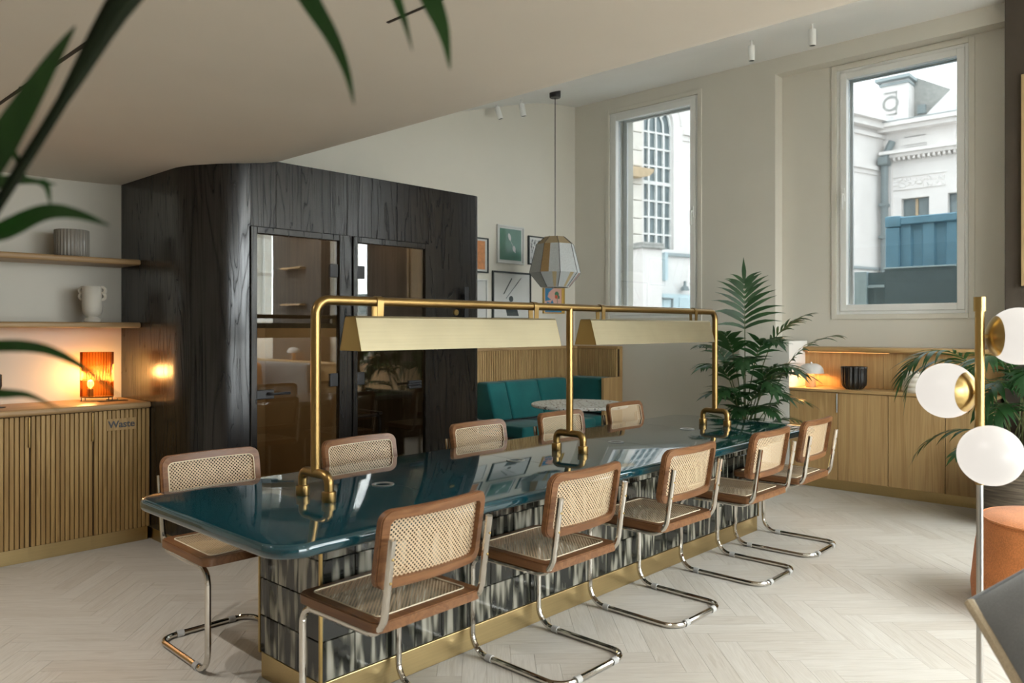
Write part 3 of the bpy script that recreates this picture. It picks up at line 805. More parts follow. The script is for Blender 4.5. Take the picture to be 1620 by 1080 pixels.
# inside
for (x0, x1) in ((B0+.12, 3.14), (3.19, B1-.08)):
    MB().box(x0, x1, 5.58, 5.60, .0, 1.38).build('back_lining', M['boothin'], booth)
    MB().box(x0, x1, 5.58, 5.60, 1.38, BZ-.06).build('back_lining', M['boothdk'], booth)
    MB().box(x0, x1, BF+.06, 5.60, .001, .004).build('carpet', M['boothin'], booth)
MB().box(3.14, 3.19, BF+.06, 5.60, 0, 1.38).build('dividing_wall', M['boothin'], booth)
MB().box(3.14, 3.19, BF+.06, 5.60, 1.38, BZ-.06).build('dividing_wall', M['boothdk'], booth)
MB().box(B0+.10, B0+.12, 4.90, 5.60, 0, BZ-.06).build('side_lining', M['boothin'], booth)
MB().box(3.93, 3.95, BF+.06, 5.60, 0, BZ-.06).build('side_lining', M['boothdk'], booth)
sk = MB().bbox(3.31, 3.40, 5.566, 5.582, .33, .45, .004).build('socket_plate', M['black'], booth)
for x in (2.75, 3.55):
    l = bpy.data.lights.new('booth_downlight', 'AREA'); l.shape = 'DISK'; l.size = .12; l.energy = 7.0; l.color = (1, .74, .46)
    lo = bpy.data.objects.new('booth_downlight', l); COL.objects.link(lo); lo.location = (x, 4.95, BZ-.075)
    MB().lathe([(.05, 0), (.065, 0), (.065, -.01), (.05, -.01), (.05, 0)], 20, (x, 4.95, BZ-.06)).build('downlight_rim', M['black'], booth)
# black stool in the second booth
st = thing('booth_chair', (3.47, 5.0, 0), 'black tubular chair inside the second glass booth', 'chair')
MB().tube(fillet([(3.25, 4.80, 0), (3.27, 4.82, .45), (3.27, 4.82, .72), (3.67, 4.82, .72), (3.67, 4.82, .45), (3.69, 4.80, 0)], .04), .014, 8).build('front_frame', M['black'], st, smooth=True)
MB().tube(fillet([(3.25, 5.22, 0), (3.27, 5.20, .45), (3.27, 5.20, .72), (3.67, 5.20, .72), (3.67, 5.20, .45), (3.69, 5.22, 0)], .04), .014, 8).build('rear_frame', M['black'], st, smooth=True)
MB().bbox(3.27, 3.67, 4.82, 5.18, .44, .48, .015, 3).build('seat', M['black'], st, smooth=True)
for x in (3.27, 3.67): MB().bbox(x-.02, x+.02, 4.80, 5.22, .72, .745, .01, 2).build('arm', M['black'], st, smooth=True)

# ------------------------------------------------------------------ kitchen run on the left: cabinets, worktop, shelves
CF = 5.195
edges = [2.105-.345*k for k in range(8)]
CL = ['slatted oak cabinet marked Waste next to the black booth', 'slatted oak cabinet second from the black booth, left of the Waste door', 'slatted oak cabinet third from the booth with edge pull handle',
      'slatted oak cabinet fourth from the booth', 'slatted oak cabinet fifth from the booth', 'slatted oak cabinet sixth from the booth', 'slatted oak cabinet farthest from the booth']
slat0 = None
for k in range(7):
    x1, x0 = edges[k], edges[k+1]
    cb = thing('base_cabinet', ((x0+x1)/2, CF+.2, 0), CL[k], 'cabinet', 'slatted cabinets under the worktop')
    MB().box(x0+.001, x1-.001, CF+.024, YB, .09, .866).build('body', M['oakd'], cb)
    MB().box(x0, x1, CF+.045, CF+.06, 0, .09).build('plinth', M['plinth'], cb)
    dr = MB().box(x0+.002, x1-.002, CF+.014, CF+.023, .095, .862).build('door', M['oakd'], cb)
    n = 13; p = (x1-x0-.006)/n
    for j in range(n):
        xs = x0+.003+p*(j+.5)
        if slat0 is None:
            slat0 = MB().bbox(-p/2+.0022, p/2-.0022, -.008, .008, -.383, .383, .0025, 1).build('slat', M['oakk'], dr, local=True)
            slat0.location = (xs-org(dr).x, CF+.006-org(dr).y, .479); 
        else:
            part_copy(slat0, dr, (xs-org(dr).x, CF+.006-org(dr).y, .479))
    if k != 0:
        MB().bbox(x1-.012, x1-.002, CF-.016, CF+.004, .68, .858, .002).build('edge_pull', M['brasst'], dr)
    else:
        pt = MB().bbox(x0+.075, x0+.255, CF-.006, CF+.002, .735, .810, .001, 1).build('sign_plate', M['oakk'], dr)
        tx = bpy.data.curves.new('waste_text', 'FONT'); tx.body = 'Waste'; tx.size = .060; tx.extrude = .0008; tx.align_x = 'CENTER'; tx.align_y = 'CENTER'; tx.offset = .0012
        to = bpy.data.objects.new('tmp', tx); COL.objects.link(to); bpy.context.view_layer.update()
        me = bpy.data.meshes.new_from_object(to.evaluated_get(bpy.context.evaluated_depsgraph_get())); bpy.data.objects.remove(to)
        lo = bpy.data.objects.new('lettering', me); COL.objects.link(lo); me.materials.clear(); me.materials.append(M['black'])
        lo.parent = pt; lo.location = (x0+.165-org(pt).x, CF-.0075-org(pt).y, .772-org(pt).z); lo.rotation_euler = (R(90), 0, 0)
x0 = edges[-1]
tag(MB().bbox(x0, 2.104, CF-.023, YB-.001, .866, .904, .012, 3).build('worktop', M['oakx'], origin=((x0+2.1)/2, 5.4, .866), smooth=True), 'round-edged oak worktop running along the slatted cabinets', 'worktop')
tag(MB().bbox(1.86, 2.03, 5.36, 5.42, .9045, .908, .001, 1).build('waste_slot', M['slot'], origin=(1.95, 5.4, .904)), 'dark flat waste slot cover let into the oak worktop', 'slot cover')
for z0, z1, lb in ((1.797, 1.834, 'upper oak wall shelf carrying the fluted pot'), (1.382, 1.419, 'lower oak wall shelf carrying the cream two-handled vase')):
    tag(MB().bbox(x0, 2.104, 5.335, YB-.001, z0, z1, .012, 3).build('wall_shelf', M['oakx'], origin=((x0+2.1)/2, 5.5, z0), smooth=True), lb, 'shelf')
# fluted pot
def fluted(n_r, prof, depth, name, mat, c, label, cat, n=None):
    mb = MB().lathe(prof, n or n_r*6, c, rib=depth, nr=n_r)
    return tag(mb.build(name, mat, origin=c, smooth=True, ang=60), label, cat)
fluted(30, [(0, .0), (.095, 0), (.098, .004), (.098, .168), (.095, .172), (.088, .170), (.088, .012), (0, .012)], .028, 'fluted_pot', M['ribpot'], (1.725, 5.47, 1.834), 'grey fluted cylindrical pot on the upper oak shelf', 'pot')
# two-handled vase
v = thing('handled_vase', (1.845, 5.46, 1.419), 'cream ceramic vase with looped double handles on the lower shelf', 'vase')
MB().lathe([(0, .0), (.046, 0), (.051, .006), (.050, .018), (.036, .030), (.034, .036), (.052, .052), (.060, .075), (.061, .11), (.061, .228), (.059, .231), (.055, .229), (.055, .10), (0, .06)], 36, (1.845, 5.46, 1.419)).build('body', M['cream'], v, smooth=True)
rx = Vector((sin(YAW), -cos(YAW), 0))
for s_ in (-1, 1):
    c0 = Vector((1.845, 5.46, 1.419)) + rx*(s_*.058)
    for zc in (.207, .167):
        pts = [c0 + rx*(s_*.027*sin(pi*q/10)) + Vector((0, 0, zc + .0205*cos(pi*q/10))) for q in range(11)]
        MB().tube(pts, .0095, 8).build('handle', M['cream'], v, smooth=True)
# glass stack and flat tray, candle stand
g_ = (1.262, 5.50, 1.424)
tag(MB().lathe([(0, 0), (.045, 0), (.045, .008), (.020, .014), (.020, .06), (.055, .070), (.060, .080), (.060, .145), (.050, .150), (.062, .156), (.062, .22), (.056, .22), (.05, .16), (0, .15)], 10, g_).build('glass_vase', M['clear'], origin=g_), 'clear faceted glass vase cut off by the left edge on the lower shelf', 'vase')
tag(MB().bbox(.6, 1.66, 5.38, 5.60, 1.419, 1.4245, .002, 1).build('tray', M['cream'], origin=(1.1, 5.5, 1.419)), 'thin pale tray lying on the lower oak shelf', 'tray')
cs = thing('candle_stand', (1.315, 5.43, .904), 'thin black stand on the worktop at the left edge', 'stand')
MB().lathe([(0, 0), (.035, 0), (.035, .005), (.006, .008), (0, .008)], 20, (1.315, 5.43, .904)).build('foot', M['black'], cs, smooth=True)
MB().tube([(1.315, 5.43, .906), (1.315, 5.43, 1.10)], .004, 8).build('rod', M['black'], cs, smooth=True)
MB().lathe([(.004, .10), (.016, .13), (.016, .196), (.010, .20), (.004, .19)], 14, (1.315, 5.43, .904)).build('cup', M['black'], cs, smooth=True)
# amber lamp
al = thing('amber_table_lamp', (1.885, 5.50, .904), 'amber fluted glass table lamp glowing beside the booth wall', 'lamp')
la = Matrix.Translation((1.885, 5.50, .904)) @ Matrix.Rotation(R(-40), 4, 'Z')
sh = MB().lathe([(.098, .028), (.100, .030), (.100, .318), (.098, .320), (.094, .318), (.094, .030)], 192, (0,0,0), 1, .62, rib=.035, nr=32).xf(la).build('shade', M['amber'], al, smooth=True, ang=60)
MB().lathe([(0, .022), (.100, .022), (.104, .026), (.100, .030), (0, .030)], 48, (0,0,0), 1, .62).xf(la).build('base_plate', M['brasst'], al)
for (px, py) in ((.085, .03), (-.085, .03), (.085, -.03), (-.085, -.03)):
    MB().tube([(px, py, 0), (px, py, .024)], .003, 6).xf(la).build('leg', M['black'], al)
MB().lathe([(0, .03), (.018, .03), (.018, .075), (.014, .08), (0, .08)], 16, (-.04, 0, 0)).xf(la).build('lamp_holder', M['lampbase'], al, smooth=True)
MB().lathe([(0, .08), (.010, .084), (.019, .10), (.021, .115), (.016, .13), (0, .138)], 16, (-.04, 0, 0)).xf(la).build('bulb', M['bulb'], al, smooth=True)
MB().tube(fillet([(1.93, 5.46, .91), (1.97, 5.42, .908), (2.0, 5.45, .908), (2.02, 5.52, .908)], .02), .003, 6).build('flex', M['black'], al, smooth=True)
def point(name, loc, e, col=(1, .62, .28), r=.02):
    l = bpy.data.lights.new(name, 'POINT'); l.energy = e; l.color = col; l.shadow_soft_size = r
    o = bpy.data.objects.new(name, l); COL.objects.link(o); o.location = loc; return o
bl = la @ Vector((-.04, 0, .175)); point('amber_lamp_light', bl, 8.0, (1, .90, .74), .04)

# ------------------------------------------------------------------ corner bench and round table
bn = thing('corner_bench', (6.2, 5.3, 0), 'teal upholstered corner bench with slatted oak back in the far room corner', 'bench')
ZC = 1.182
mb = MB()
x = 4.52
while x < 7.06:
    mb.bbox(x, x+.0165, 5.578, 5.60, .60, 1.15, .003, 1); x += .0255
o = mb.build('slat_panel_back', M['oakl'], bn); o['kind'] = 'stuff'
mb = MB(); y = 5.03
while y < 5.58:
    mb.bbox(7.062, 7.085, y, y+.0165, .60, 1.15, .003, 1); y += .0255
MB().box(4.49, 7.12, 5.600, 5.61, .60, 1.15).box(7.085, 7.10, 5.02, 5.60, .60, 1.15).build('panel_backing', M['oakd'], bn)
o = mb.build('slat_panel_side', M['oakl'], bn); o['kind'] = 'stuff'
MB().bbox(4.49, 7.145, 5.570, YB-.005, 1.15, ZC, .005).build('cap_rail', M['oakx'], bn)
MB().bbox(7.055, 7.145, 5.005, 5.570, 1.15, ZC, .005).build('cap_rail', M['oaky'], bn)
MB().box(7.10, 7.148, 5.01, 5.68, 0.02, 1.15).build('side_frame', M['oak'], bn)
MB().bbox(6.77, 7.07, 4.985, 5.02, .0, .848, .004).build('end_panel', M['oak'], bn)
MB().box(5.42, 6.80, 4.98, 5.60, .05, .33).build('plinth_box', M['oakd'], bn)
def cushion(mb, x0, x1, y0, y1, z0, z1, bev, top_in=0, ax='y'):
    mb.bbox(x0, x1, y0, y1, z0, z1, bev, 4)
    if top_in:
        mb.v = [((p[0] + (top_in*(p[2]-z0)/(z1-z0) if ax == 'x' and p[0] < (x0+x1)/2 else 0)), (p[1] + (top_in*(p[2]-z0)/(z1-z0) if ax == 'y' and p[1] < (y0+y1)/2 else 0)), p[2]) for p in mb.v]
    return mb
for (a, b) in ((5.435, 5.69), (5.70, 6.175), (6.185, 6.66)):
    cushion(MB(), a, b, 5.30, 5.57, .47, .842, .025, .11).build('back_cushion', M['tealfab'], bn, smooth=True)
cushion(MB(), 6.76, 7.06, 5.02, 5.55, .47, .842, .025, .07, 'x').build('back_cushion', M['tealfab'], bn, smooth=True)
for (a, b) in ((5.43, 5.99), (6.0, 6.56)):
    cushion(MB(), a, b, 4.93, 5.55, .33, .445, .025).build('seat_cushion', M['tealfab'], bn, smooth=True)
cushion(MB(), 6.57, 7.05, 5.022, 5.55, .33, .445, .025).build('seat_cushion', M['tealfab'], bn, smooth=True)

rt = thing('round_table', (5.25, 4.12, 0), 'round pale terrazzo cafe table on a black column in front of the bench', 'table')
MB().lathe([(0, .715), (.405, .715), (.413, .722), (.413, .734), (.408, .74), (0, .74)], 56, (5.25, 4.12, 0)).build('tabletop', M['terrazzo'], rt, smooth=True)
MB().lathe([(0, .0), (.20, 0), (.205, .01), (.03, .022), (.035, .03), (.035, .70), (.10, .712), (0, .714)], 28, (5.25, 4.12, 0)).build('pedestal', M['black'], rt, smooth=True)

# ------------------------------------------------------------------ pendant lamp
PXx, PYy = 5.88, 4.92; PZ = ceil_z(PXx)
pdn = thing('pendant_lamp', (PXx, PYy, 1.78), 'faceted pendant lamp shade wrapped in grey and brown yarn near the gallery wall', 'lamp')
MB().lathe([(0, PZ+.02), (.055, PZ+.02), (.055, PZ-.055), (.05, PZ-.06), (0, PZ-.06)], 24, (PXx, PYy, 0)).build('ceiling_rose', M['black'], pdn, smooth=True)
MB().tube([(PXx, PYy, PZ-.05), (PXx, PYy, 2.27)], .004, 6).build('flex', M['black'], pdn, smooth=True)
def yarn(name, col):
    m = NT(name); n = m.noise(m.coords('Object', (1, 1, .03)), 330, 2)
    m.link(m.ramp(n, [(.3, tuple(c*.72 for c in col)), (.7, col)]), m.b.inputs['Base Color']); m.b.inputs['Roughness'].default_value = .85; m.bump(n, .4, .002); return m.mat
YN = [yarn('yarn_grey', (.50, .515, .50)), yarn('yarn_silver', (.62, .65, .65)), yarn('yarn_brown', (.30, .185, .075)), yarn('yarn_sand', (.56, .44, .25)), yarn('yarn_rust', (.50, .17, .06)), yarn('yarn_tan', (.45, .34, .20))]
lev = [(.095, 2.275), (.185, 2.20), (.255, 1.92), (.140, 1.782)]
NS = 8
def pp(r, z, k): a = 2*pi*k/NS + R(8) + YAW; return Vector((PXx + r*cos(a), PYy + r*sin(a), z))
face_col = {}
rs = random.Random(4)
for L in range(3):
    for k in range(NS):
        a0, a1 = pp(*lev[L], k), pp(*lev[L], k+1); b0, b1 = pp(*lev[L+1], k), pp(*lev[L+1], k+1)
        cols = [(0, .55, rs.choice((0, 1))), (.55, 1, rs.choice((0, 0, 1)))]
        cols = [(0, 1, 0)]
        mid = (a0+a1)/2 - Vector((PXx, PYy, 0)); dirc = (mid.x*-cos(YAW) + mid.y*-sin(YAW)); side = mid.x*sin(YAW) - mid.y*cos(YAW)
        h = (L, k % NS)
        front = dirc > 0
        base = 1 if side > .03 else 0
        cols = [(0, 1, base)]
        if L == 0 and front and abs(side) < .09: cols = [(0, 1, 5)]
        if L == 1 and k % 3 == 0: cols = [(0, .58, base), (.58, 1, 2)] if side > 0 else [(0, .42, 2), (.42, 1, base)]
        if L == 2: cols = [(0, .6, base), (.6, .82, (3, 4, 0, 3)[k % 4]), (.82, 1, base)]
        pts = 0
        for (f0, f1, ci) in cols:
            vs = [a0.lerp(a1, f0), a0.lerp(a1, f1), b0.lerp(b1, f1), b0.lerp(b1, f0)]
            MB().add(vs, [(0, 1, 2, 3)]).build('shade_panel', YN[ci], pdn)
for k in range(NS):
    MB().tube([pp(r+.001, z, k) for r, z in lev], .0028, 6).build('shade_rib', M['black'], pdn)
MB().tube([pp(*lev[3], k) for k in range(NS)], .003, 6, closed=True).build('rim', M['greywhite'], pdn)
MB().lathe([(0, 2.274), (.094, 2.274), (.094, 2.268), (0, 2.268)], 8, (PXx, PYy, 0)).build('top_cap', YN[0], pdn)

# ------------------------------------------------------------------ gallery wall
M['fr_white'] = plain('white_frame', (.66, .66, .63), .5); M['fr_black'] = plain('dark_green_frame', (.025, .032, .030), .5); M['fr_oak'] = plain('gold_oak_frame', (.55, .36, .10), .5)
M['paper'] = plain('art_paper', (.66, .655, .63), .7, var=.02); M['green'] = plain('print_green', (.10, .225, .165), .7, var=.12, scale=10)
M['ink'] = plain('print_ink', (.05, .06, .06), .7); M['pblue'] = plain('print_blue', (.03, .20, .38), .7); M['ppink'] = plain('print_pink', (.72, .42, .34), .7)
M['pgreen'] = plain('print_leaf', (.04, .18, .09), .7); M['pred'] = plain('print_red', (.60, .10, .04), .7); M['porange'] = plain('print_orange', (.62, .26, .10), .7, var=.2, scale=30); M['pyellow'] = plain('print_ochre', (.68, .42, .08), .7)
M['picglass'] = glass('picture_glass', (.97, .97, .97), .03)
def frame(name, x0, x1, z0, z1, wd, fm, bgm, label, mat_w=0, group='framed prints on the gallery wall'):
    t = thing(name, ((x0+x1)/2, YB-.0, z0), label, 'picture', group)
    yf = YB-.026
    mb = MB()
    mb.bbox(x0, x0+wd, yf, YB-.001, z0, z1, .002, 1); mb.bbox(x1-wd, x1, yf, YB-.001, z0, z1, .002, 1)
    mb.bbox(x0+wd, x1-wd, yf, YB-.001, z0, z0+wd, .002, 1); mb.bbox(x0+wd, x1-wd, yf, YB-.001, z1-wd, z1, .002, 1)
    mb.build('frame', fm, t)
    pr = MB().box(x0+wd, x1-wd, YB-.014, YB-.010, z0+wd, z1-wd).build('print', bgm, t)
    MB().add([(x0+wd, YB-.021, z0+wd), (x1-wd, YB-.021, z0+wd), (x1-wd, YB-.021, z1-wd), (x0+wd, YB-.021, z1-wd)], [(0, 1, 2, 3)]).build('glazing', M['picglass'], t)
    return t, pr, (x0+wd, x1-wd, z0+wd, z1-wd)
def flat(pr, poly, mat, nm='print_shape', lift=0):
    MB().prism(poly, 'y', YB-.0152-lift*.0006, YB-.0140).build(nm, mat, pr)
def ell(cx, cz, a, b, rot=0, n=18): return [(cx+a*cos(2*pi*k/n)*cos(rot)-b*sin(2*pi*k/n)*sin(rot), cz+a*cos(2*pi*k/n)*sin(rot)+b*sin(2*pi*k/n)*cos(rot)) for k in range(n)]
k_ = YB/5.62
t, pr, bx = frame('framed_print', 5.832, 6.243, 2.063, 2.464, .016, M['fr_white'], M['paper'], 'white framed green print with two white leaf shapes, upper left of the pendant')
flat(pr, [(5.872, 2.10), (6.203, 2.10), (6.203, 2.43), (5.872, 2.43)], M['green'])
flat(pr, ell(6.02, 2.345, .020, .040, .35), M['paper'], lift=1); flat(pr, ell(6.09, 2.225, .022, .033, .3), M['paper'], lift=1); flat(pr, [(6.03, 2.31), (6.036, 2.31), (6.078, 2.25), (6.072, 2.25)], M['paper'], lift=1); flat(pr, ell(6.105, 2.195, .008, .016, .2), M['paper'], lift=1)
m = NT('ink_script_print'); n_ = m.noise(m.coords('Object', (60, 60, 22)), 1, 4, .7); m.link(m.ramp(n_, [(.44, (.09,.09,.09)), (.50, (.62,.62,.60))]), m.b.inputs['Base Color']); M['script'] = m.mat
t, pr, bx = frame('framed_print', 6.318, 6.80, 2.073, 2.388, .014, M['fr_black'], M['paper'], 'dark framed print of dense ink script, half hidden behind the pendant')
flat(pr, [(6.36, 2.11), (6.76, 2.11), (6.76, 2.35), (6.36, 2.35)], M['script'])
t, pr, bx = frame('framed_print', 5.762, 6.357, 1.473, 1.978, .018, M['fr_black'], M['paper'], 'large dark framed print with two slanting black bars and a dot')
flat(pr, [(5.925, 1.74), (5.938, 1.738), (6.062, 1.905), (6.050, 1.912)], M['ink'], lift=1); flat(pr, [(5.965, 1.695), (5.971, 1.693), (6.205, 1.915), (6.200, 1.918)], M['ink'], lift=1)
flat(pr, ell(6.045, 1.69, .032, .032), M['ink'], lift=1); flat(pr, [(5.95, 1.62), (6.13, 1.61), (6.165, 1.51), (5.985, 1.51)], M['ink'], lift=1)
t, pr, bx = frame('framed_print', 6.568, 6.935, 1.545, 1.840, .010, M['fr_oak'], M['ppink'], 'small gold framed blue and pink print under the pendant shade')
flat(pr, [(6.60, 1.835-.01), (6.74, 1.83), (6.66, 1.78), (6.64, 1.73), (6.70, 1.70), (6.60, 1.68)], M['pblue'], lift=1); flat(pr, [(6.60, 1.56), (6.90, 1.56), (6.90, 1.60), (6.60, 1.60)], M['pblue'], lift=1)
flat(pr, [(6.62, 1.62), (6.76, 1.64), (6.72, 1.70), (6.69, 1.66), (6.63, 1.68)], M['pblue'], lift=1)
flat(pr, ell(6.80, 1.765, .035, .030), M['pgreen'], lift=1); flat(pr, ell(6.79, 1.735, .022, .022), M['pred'], lift=2); flat(pr, ell(6.835, 1.73, .014, .02), M['pgreen'], lift=2); flat(pr, [(6.81, 1.66), (6.815, 1.66), (6.812, 1.73), (6.805, 1.73)], M['pgreen'], lift=1)
flat(pr, [(6.885, 1.556), (6.924, 1.556), (6.924, 1.828), (6.885, 1.828)], M['pyellow'], lift=2)
t, pr, bx = frame('framed_print', 5.37, 5.682, 1.468, 1.88, .014, M['fr_white'], M['paper'], 'white framed print just beside the booth end, lower row')
t, pr, bx = frame('framed_print', 5.33, 5.70, 1.945, 2.303, .014, M['fr_black'], M['paper'], 'dark framed orange print just beside the booth end, upper row')
flat(pr, [(5.38, 1.98), (5.655, 1.98), (5.655, 2.27), (5.38, 2.27)], M['porange'])

# ------------------------------------------------------------------ ceiling spots
def spot(x, y, z, label, tilt=(0, 0), stem=.045, h=.125):
    t = thing('ceiling_spotlight', (x, y, z), label, 'spotlight', 'white cylinder ceiling spots')
    MB().lathe([(0, 0), (.016, 0), (.016, -.006), (0, -.006)], 14, (x, y, z)).build('mount', M['upvc'], t, smooth=True)
    MB().tube([(x, y, z), (x, y, z-stem)], .006, 8).build('stem', M['upvc'], t, smooth=True)
    mt = Matrix.Translation((x, y, z-stem)) @ Matrix.Rotation(tilt[0], 4, 'X') @ Matrix.Rotation(tilt[1], 4, 'Y')
    MB().lathe([(0, .0), (.024, 0), (.027, -.004), (.027, -h), (.023, -h), (.023, -h+.02), (0, -h+.02)], 20).xf(mt).build('barrel', M['upvc'], t, smooth=True)
    MB().lathe([(0, -h+.003), (.0225, -h+.003)], 16).xf(mt).build('lens', M['black'], t)
    return t
spot(5.98, 2.92, ceil_z(5.98), 'white ceiling spotlight between the two windows, left of its pair')
spot(5.98, 2.42, ceil_z(5.98), 'white ceiling spotlight nearer the right-hand window')
spot(5.74, 5.24, ceil_z(5.74), 'white ceiling spotlight left of the pendant, next to its flex', (R(-8), R(-8)))
spot(5.66, 5.50, ceil_z(5.66), 'white ceiling spotlight leftmost above the gallery wall', (R(-12), R(-12)), .02)
spot(1.14, 4.82, ZL, 'white ceiling spotlight at the far left behind the palm leaves', (0, 0), .03, .14)

# ------------------------------------------------------------------ oak cabinets under the right window
CX0 = 6.75
ye = [2.935, 2.515, 2.11, 1.69, 1.36]
RL = ['plain oak cabinet behind the far chair, next to the white partition', 'plain oak cabinet below the black fluted vase', 'plain oak cabinet between the vase and the globe lamp', 'plain oak cabinet behind the globe floor lamp']
for k in range(4):
    y1, y0 = ye[k], ye[k+1]
    cb = thing('low_cabinet', (CX0+.2, (y0+y1)/2, 0), RL[k], 'cabinet', 'oak cabinets under the window')
    MB().box(CX0+.02, XR_-.15, y0+.001, y1-.001, .085, .832).build('body', M['oakd'], cb)
    MB().box(CX0+.03, CX0+.045, y0, y1, 0, .085).build('plinth', M['plinth'], cb)
    d = MB().bbox(CX0, CX0+.02, y0+.0025, y1-.0025, .088, .828, .0015, 1).build('door', M['oak'], cb)
    if k == 0: MB().bbox(CX0-.006, CX0+.012, y0+.003, y0+.013, .66, .822, .002, 1).build('edge_pull', M['steel'], d)
tag(MB().bbox(CX0-.008, 7.10, 1.36, 2.935, .832, .856, .004, 2).build('counter', M['oaky'], origin=(6.9, 2.1, .832)), 'oak counter top under the right window', 'counter')
bs = thing('back_panel', (7.12, 2.2, .856), 'oak upstand panel with round cap and hidden warm light behind the counter', 'panel')
yy = 2.98
while yy > 1.37:
    w_ = .36
    MB().bbox(7.101, 7.125, max(1.36, yy-w_), yy-.002, .857, 1.165, .001, 1).build('board', M['oak'], bs); yy -= w_
MB().bbox(7.045, 7.295, 1.36, 2.985, 1.165, 1.212, .018, 3).build('cap_rail', M['oaky'], bs, smooth=True)
MB().box(7.062, 7.068, 2.2, 2.90, 1.1635, 1.1660).build('led_strip', M['led'], bs)
def mushroom(x, y, z, label, e=1.6, group=None):
    t = thing('mushroom_lamp', (x, y, z), label, 'lamp', group)
    MB().lathe([(0, 0), (.040, 0), (.042, .003), (.030, .11), (.026, .14), (0, .14)], 28, (x, y, z)).build('base', M['lampbase'], t, smooth=True)
    MB().lathe([(0, .212), (.045, .208), (.080, .192), (.100, .165), (.107, .135), (.108, .122), (.104, .122), (.102, .135), (.095, .162), (.076, .187), (.044, .202), (0, .206)], 40, (x, y, z)).build('shade', M['greywhite'], t, smooth=True)
    MB().lathe([(0, .224), (.006, .222), (.007, .21), (0, .208)], 12, (x, y, z)).build('finial', M['steel'], t, smooth=True)
    point('mushroom_lamp_light', (x, y, z+.152), e, (1, .50, .16), .03)
mushroom(6.93, 2.815, .856, 'white mushroom table lamp glowing on the oak counter by the partition', 6.0)
fluted(16, [(0, 0), (.062, 0), (.078, .012), (.094, .035), (.099, .07), (.098, .13), (.100, .178), (.103, .188), (.098, .194), (.088, .188), (.088, .03), (0, .02)], .055, 'fluted_vase', M['blackcer'], (6.92, 2.44, .856), 'black fluted ceramic vase on the oak counter beside the mushroom lamp', 'vase')
mb = MB()
wp = thing('ribbed_bowl', (6.92, 1.96, .856), 'white horizontally ribbed pot behind the globe lamp', 'pot')
prof = [(0, 0), (.085, 0)] + [(.088+.006*abs(sin(pi*q/4)), .16*q/16) for q in range(17)] + [(.082, .16), (.08, .02), (0, .02)]
MB().lathe(prof, 40, (6.92, 1.96, .856)).build('body', M['cream'], wp, smooth=True)
for k in range(20):
    a = 2*pi*k/20
    MB().lathe([(0, -.010), (.009, -.005), (.0105, 0), (.009, .005), (0, .010)], 8, (6.92+.086*cos(a), 1.96+.086*sin(a), .856+.163)).build('rim_bead', M['cream'], wp, smooth=True)

# ------------------------------------------------------------------ palms
def leaflet(mb, base, d, side_up, L, wmax, droop, n=5):
    d = d.normalized(); w0 = d.cross(side_up).normalized()
    cs, ws = [], []; p = Vector(base); dv = d.copy()
    for i in range(n+1):
        t = i/n
        wd = wmax*(sin(pi*min(1, t*.9+.12))**.7)*(1-t**4)
        cs.append(p.copy()); ws.append(w0*max(wd, .0006))
        dv = (dv + Vector((0, 0, -droop/n))).normalized(); p = p + dv*(L/n)
    mb.strip(cs, ws)
def frond(t, base, az, elev, petiole, blade, bend, rs, nleaf=14, ll=.24, lw=.011, droop=.9, rad=.006, clamp=None):
    """arching palm frond: stem polyline in a vertical plane, leaflets along the last part"""
    pts = [Vector(base)]; e = elev; n1, n2 = 7, 14
    h = Vector((cos(az), sin(az), 0)); sd = Vector((-sin(az), cos(az), 0))
    dirs = []
    for i in range(n1+n2):
        L = petiole/n1 if i < n1 else blade/n2
        d = h*cos(e) + Vector((0, 0, 1))*sin(e); dirs.append(d)
        pts.append(pts[-1] + d*L)
        e -= bend*((.25/n1) if i < n1 else (1.0/n2))
    dirs.append(dirs[-1])
    mb = MB()
    mb.tube(pts, [rad*(1-.85*i/(n1+n2)) for i in range(n1+n2+1)], 5, mi=1)
    for k in range(nleaf):
        t_ = (k+.5)/nleaf; f = n1 + t_*n2; i = min(int(f), n1+n2-1); q = f-i
        p = pts[i].lerp(pts[i+1], q); d = dirs[i]; up = sd.cross(d)*-1
        if up.z < 0 and abs(d.z) < .95: up = -up
        Lk = ll*(.55+.45*sin(pi*min(1, .2+t_*.75)))*(1-.35*t_)
        for s_ in (-1, 1):
            dd = d*(.75+.5*t_) + sd*s_*(1.0-.35*t_) + up*.25 + Vector((rs.uniform(-.1,.1), rs.uniform(-.1,.1), rs.uniform(-.1,.1)))
            leaflet(mb, p, dd, up, Lk*rs.uniform(.9, 1.1), lw*rs.uniform(.85, 1.15), droop*rs.uniform(.6, 1.2))
    leaflet(mb, pts[-1], dirs[-1], Vector((0,0,1)), ll*.6, lw, droop*.5)
    if clamp: mb.v = [clamp(p) for p in mb.v]
    o = mb.build('frond', [M['leaf'], M['stem']], t, smooth=True, fix=False)
    return o
def pot(t, x, y, r, h, mat):
    MB().lathe([(0, 0), (r*.80, 0), (r*.84, .01), (r, h*.6), (r, h), (r*.95, h), (r*.93, h*.7), (0, h*.7)], 40, (x, y, 0)).build('pot', mat, t, smooth=True)
    MB().lathe([(0, h*.9), (r*.95, h*.9)], 24, (x, y, 0)).build('soil', M['soil'], t)
rs = random.Random(11)
p1 = thing('kentia_palm', (6.30, 3.12, 0), 'tall green palm in a pot between the two windows behind the table', 'plant')
pot(p1, 6.30, 3.12, .2, .38, M['cream'])
c1 = (6.30, 3.12)
def cl1(p): return (min(p[0], 6.735 if (p[2] < 1.3 and p[1] < 3.45) else 7.12), p[1], p[2])
def cl2(p): return (min(p[0], 6.73 if p[2] < .92 else 6.95), p[1], p[2])
VA = YAW - pi/2                                       # azimuth of image-right
VF = VA - pi/2                                        # azimuth towards the viewer
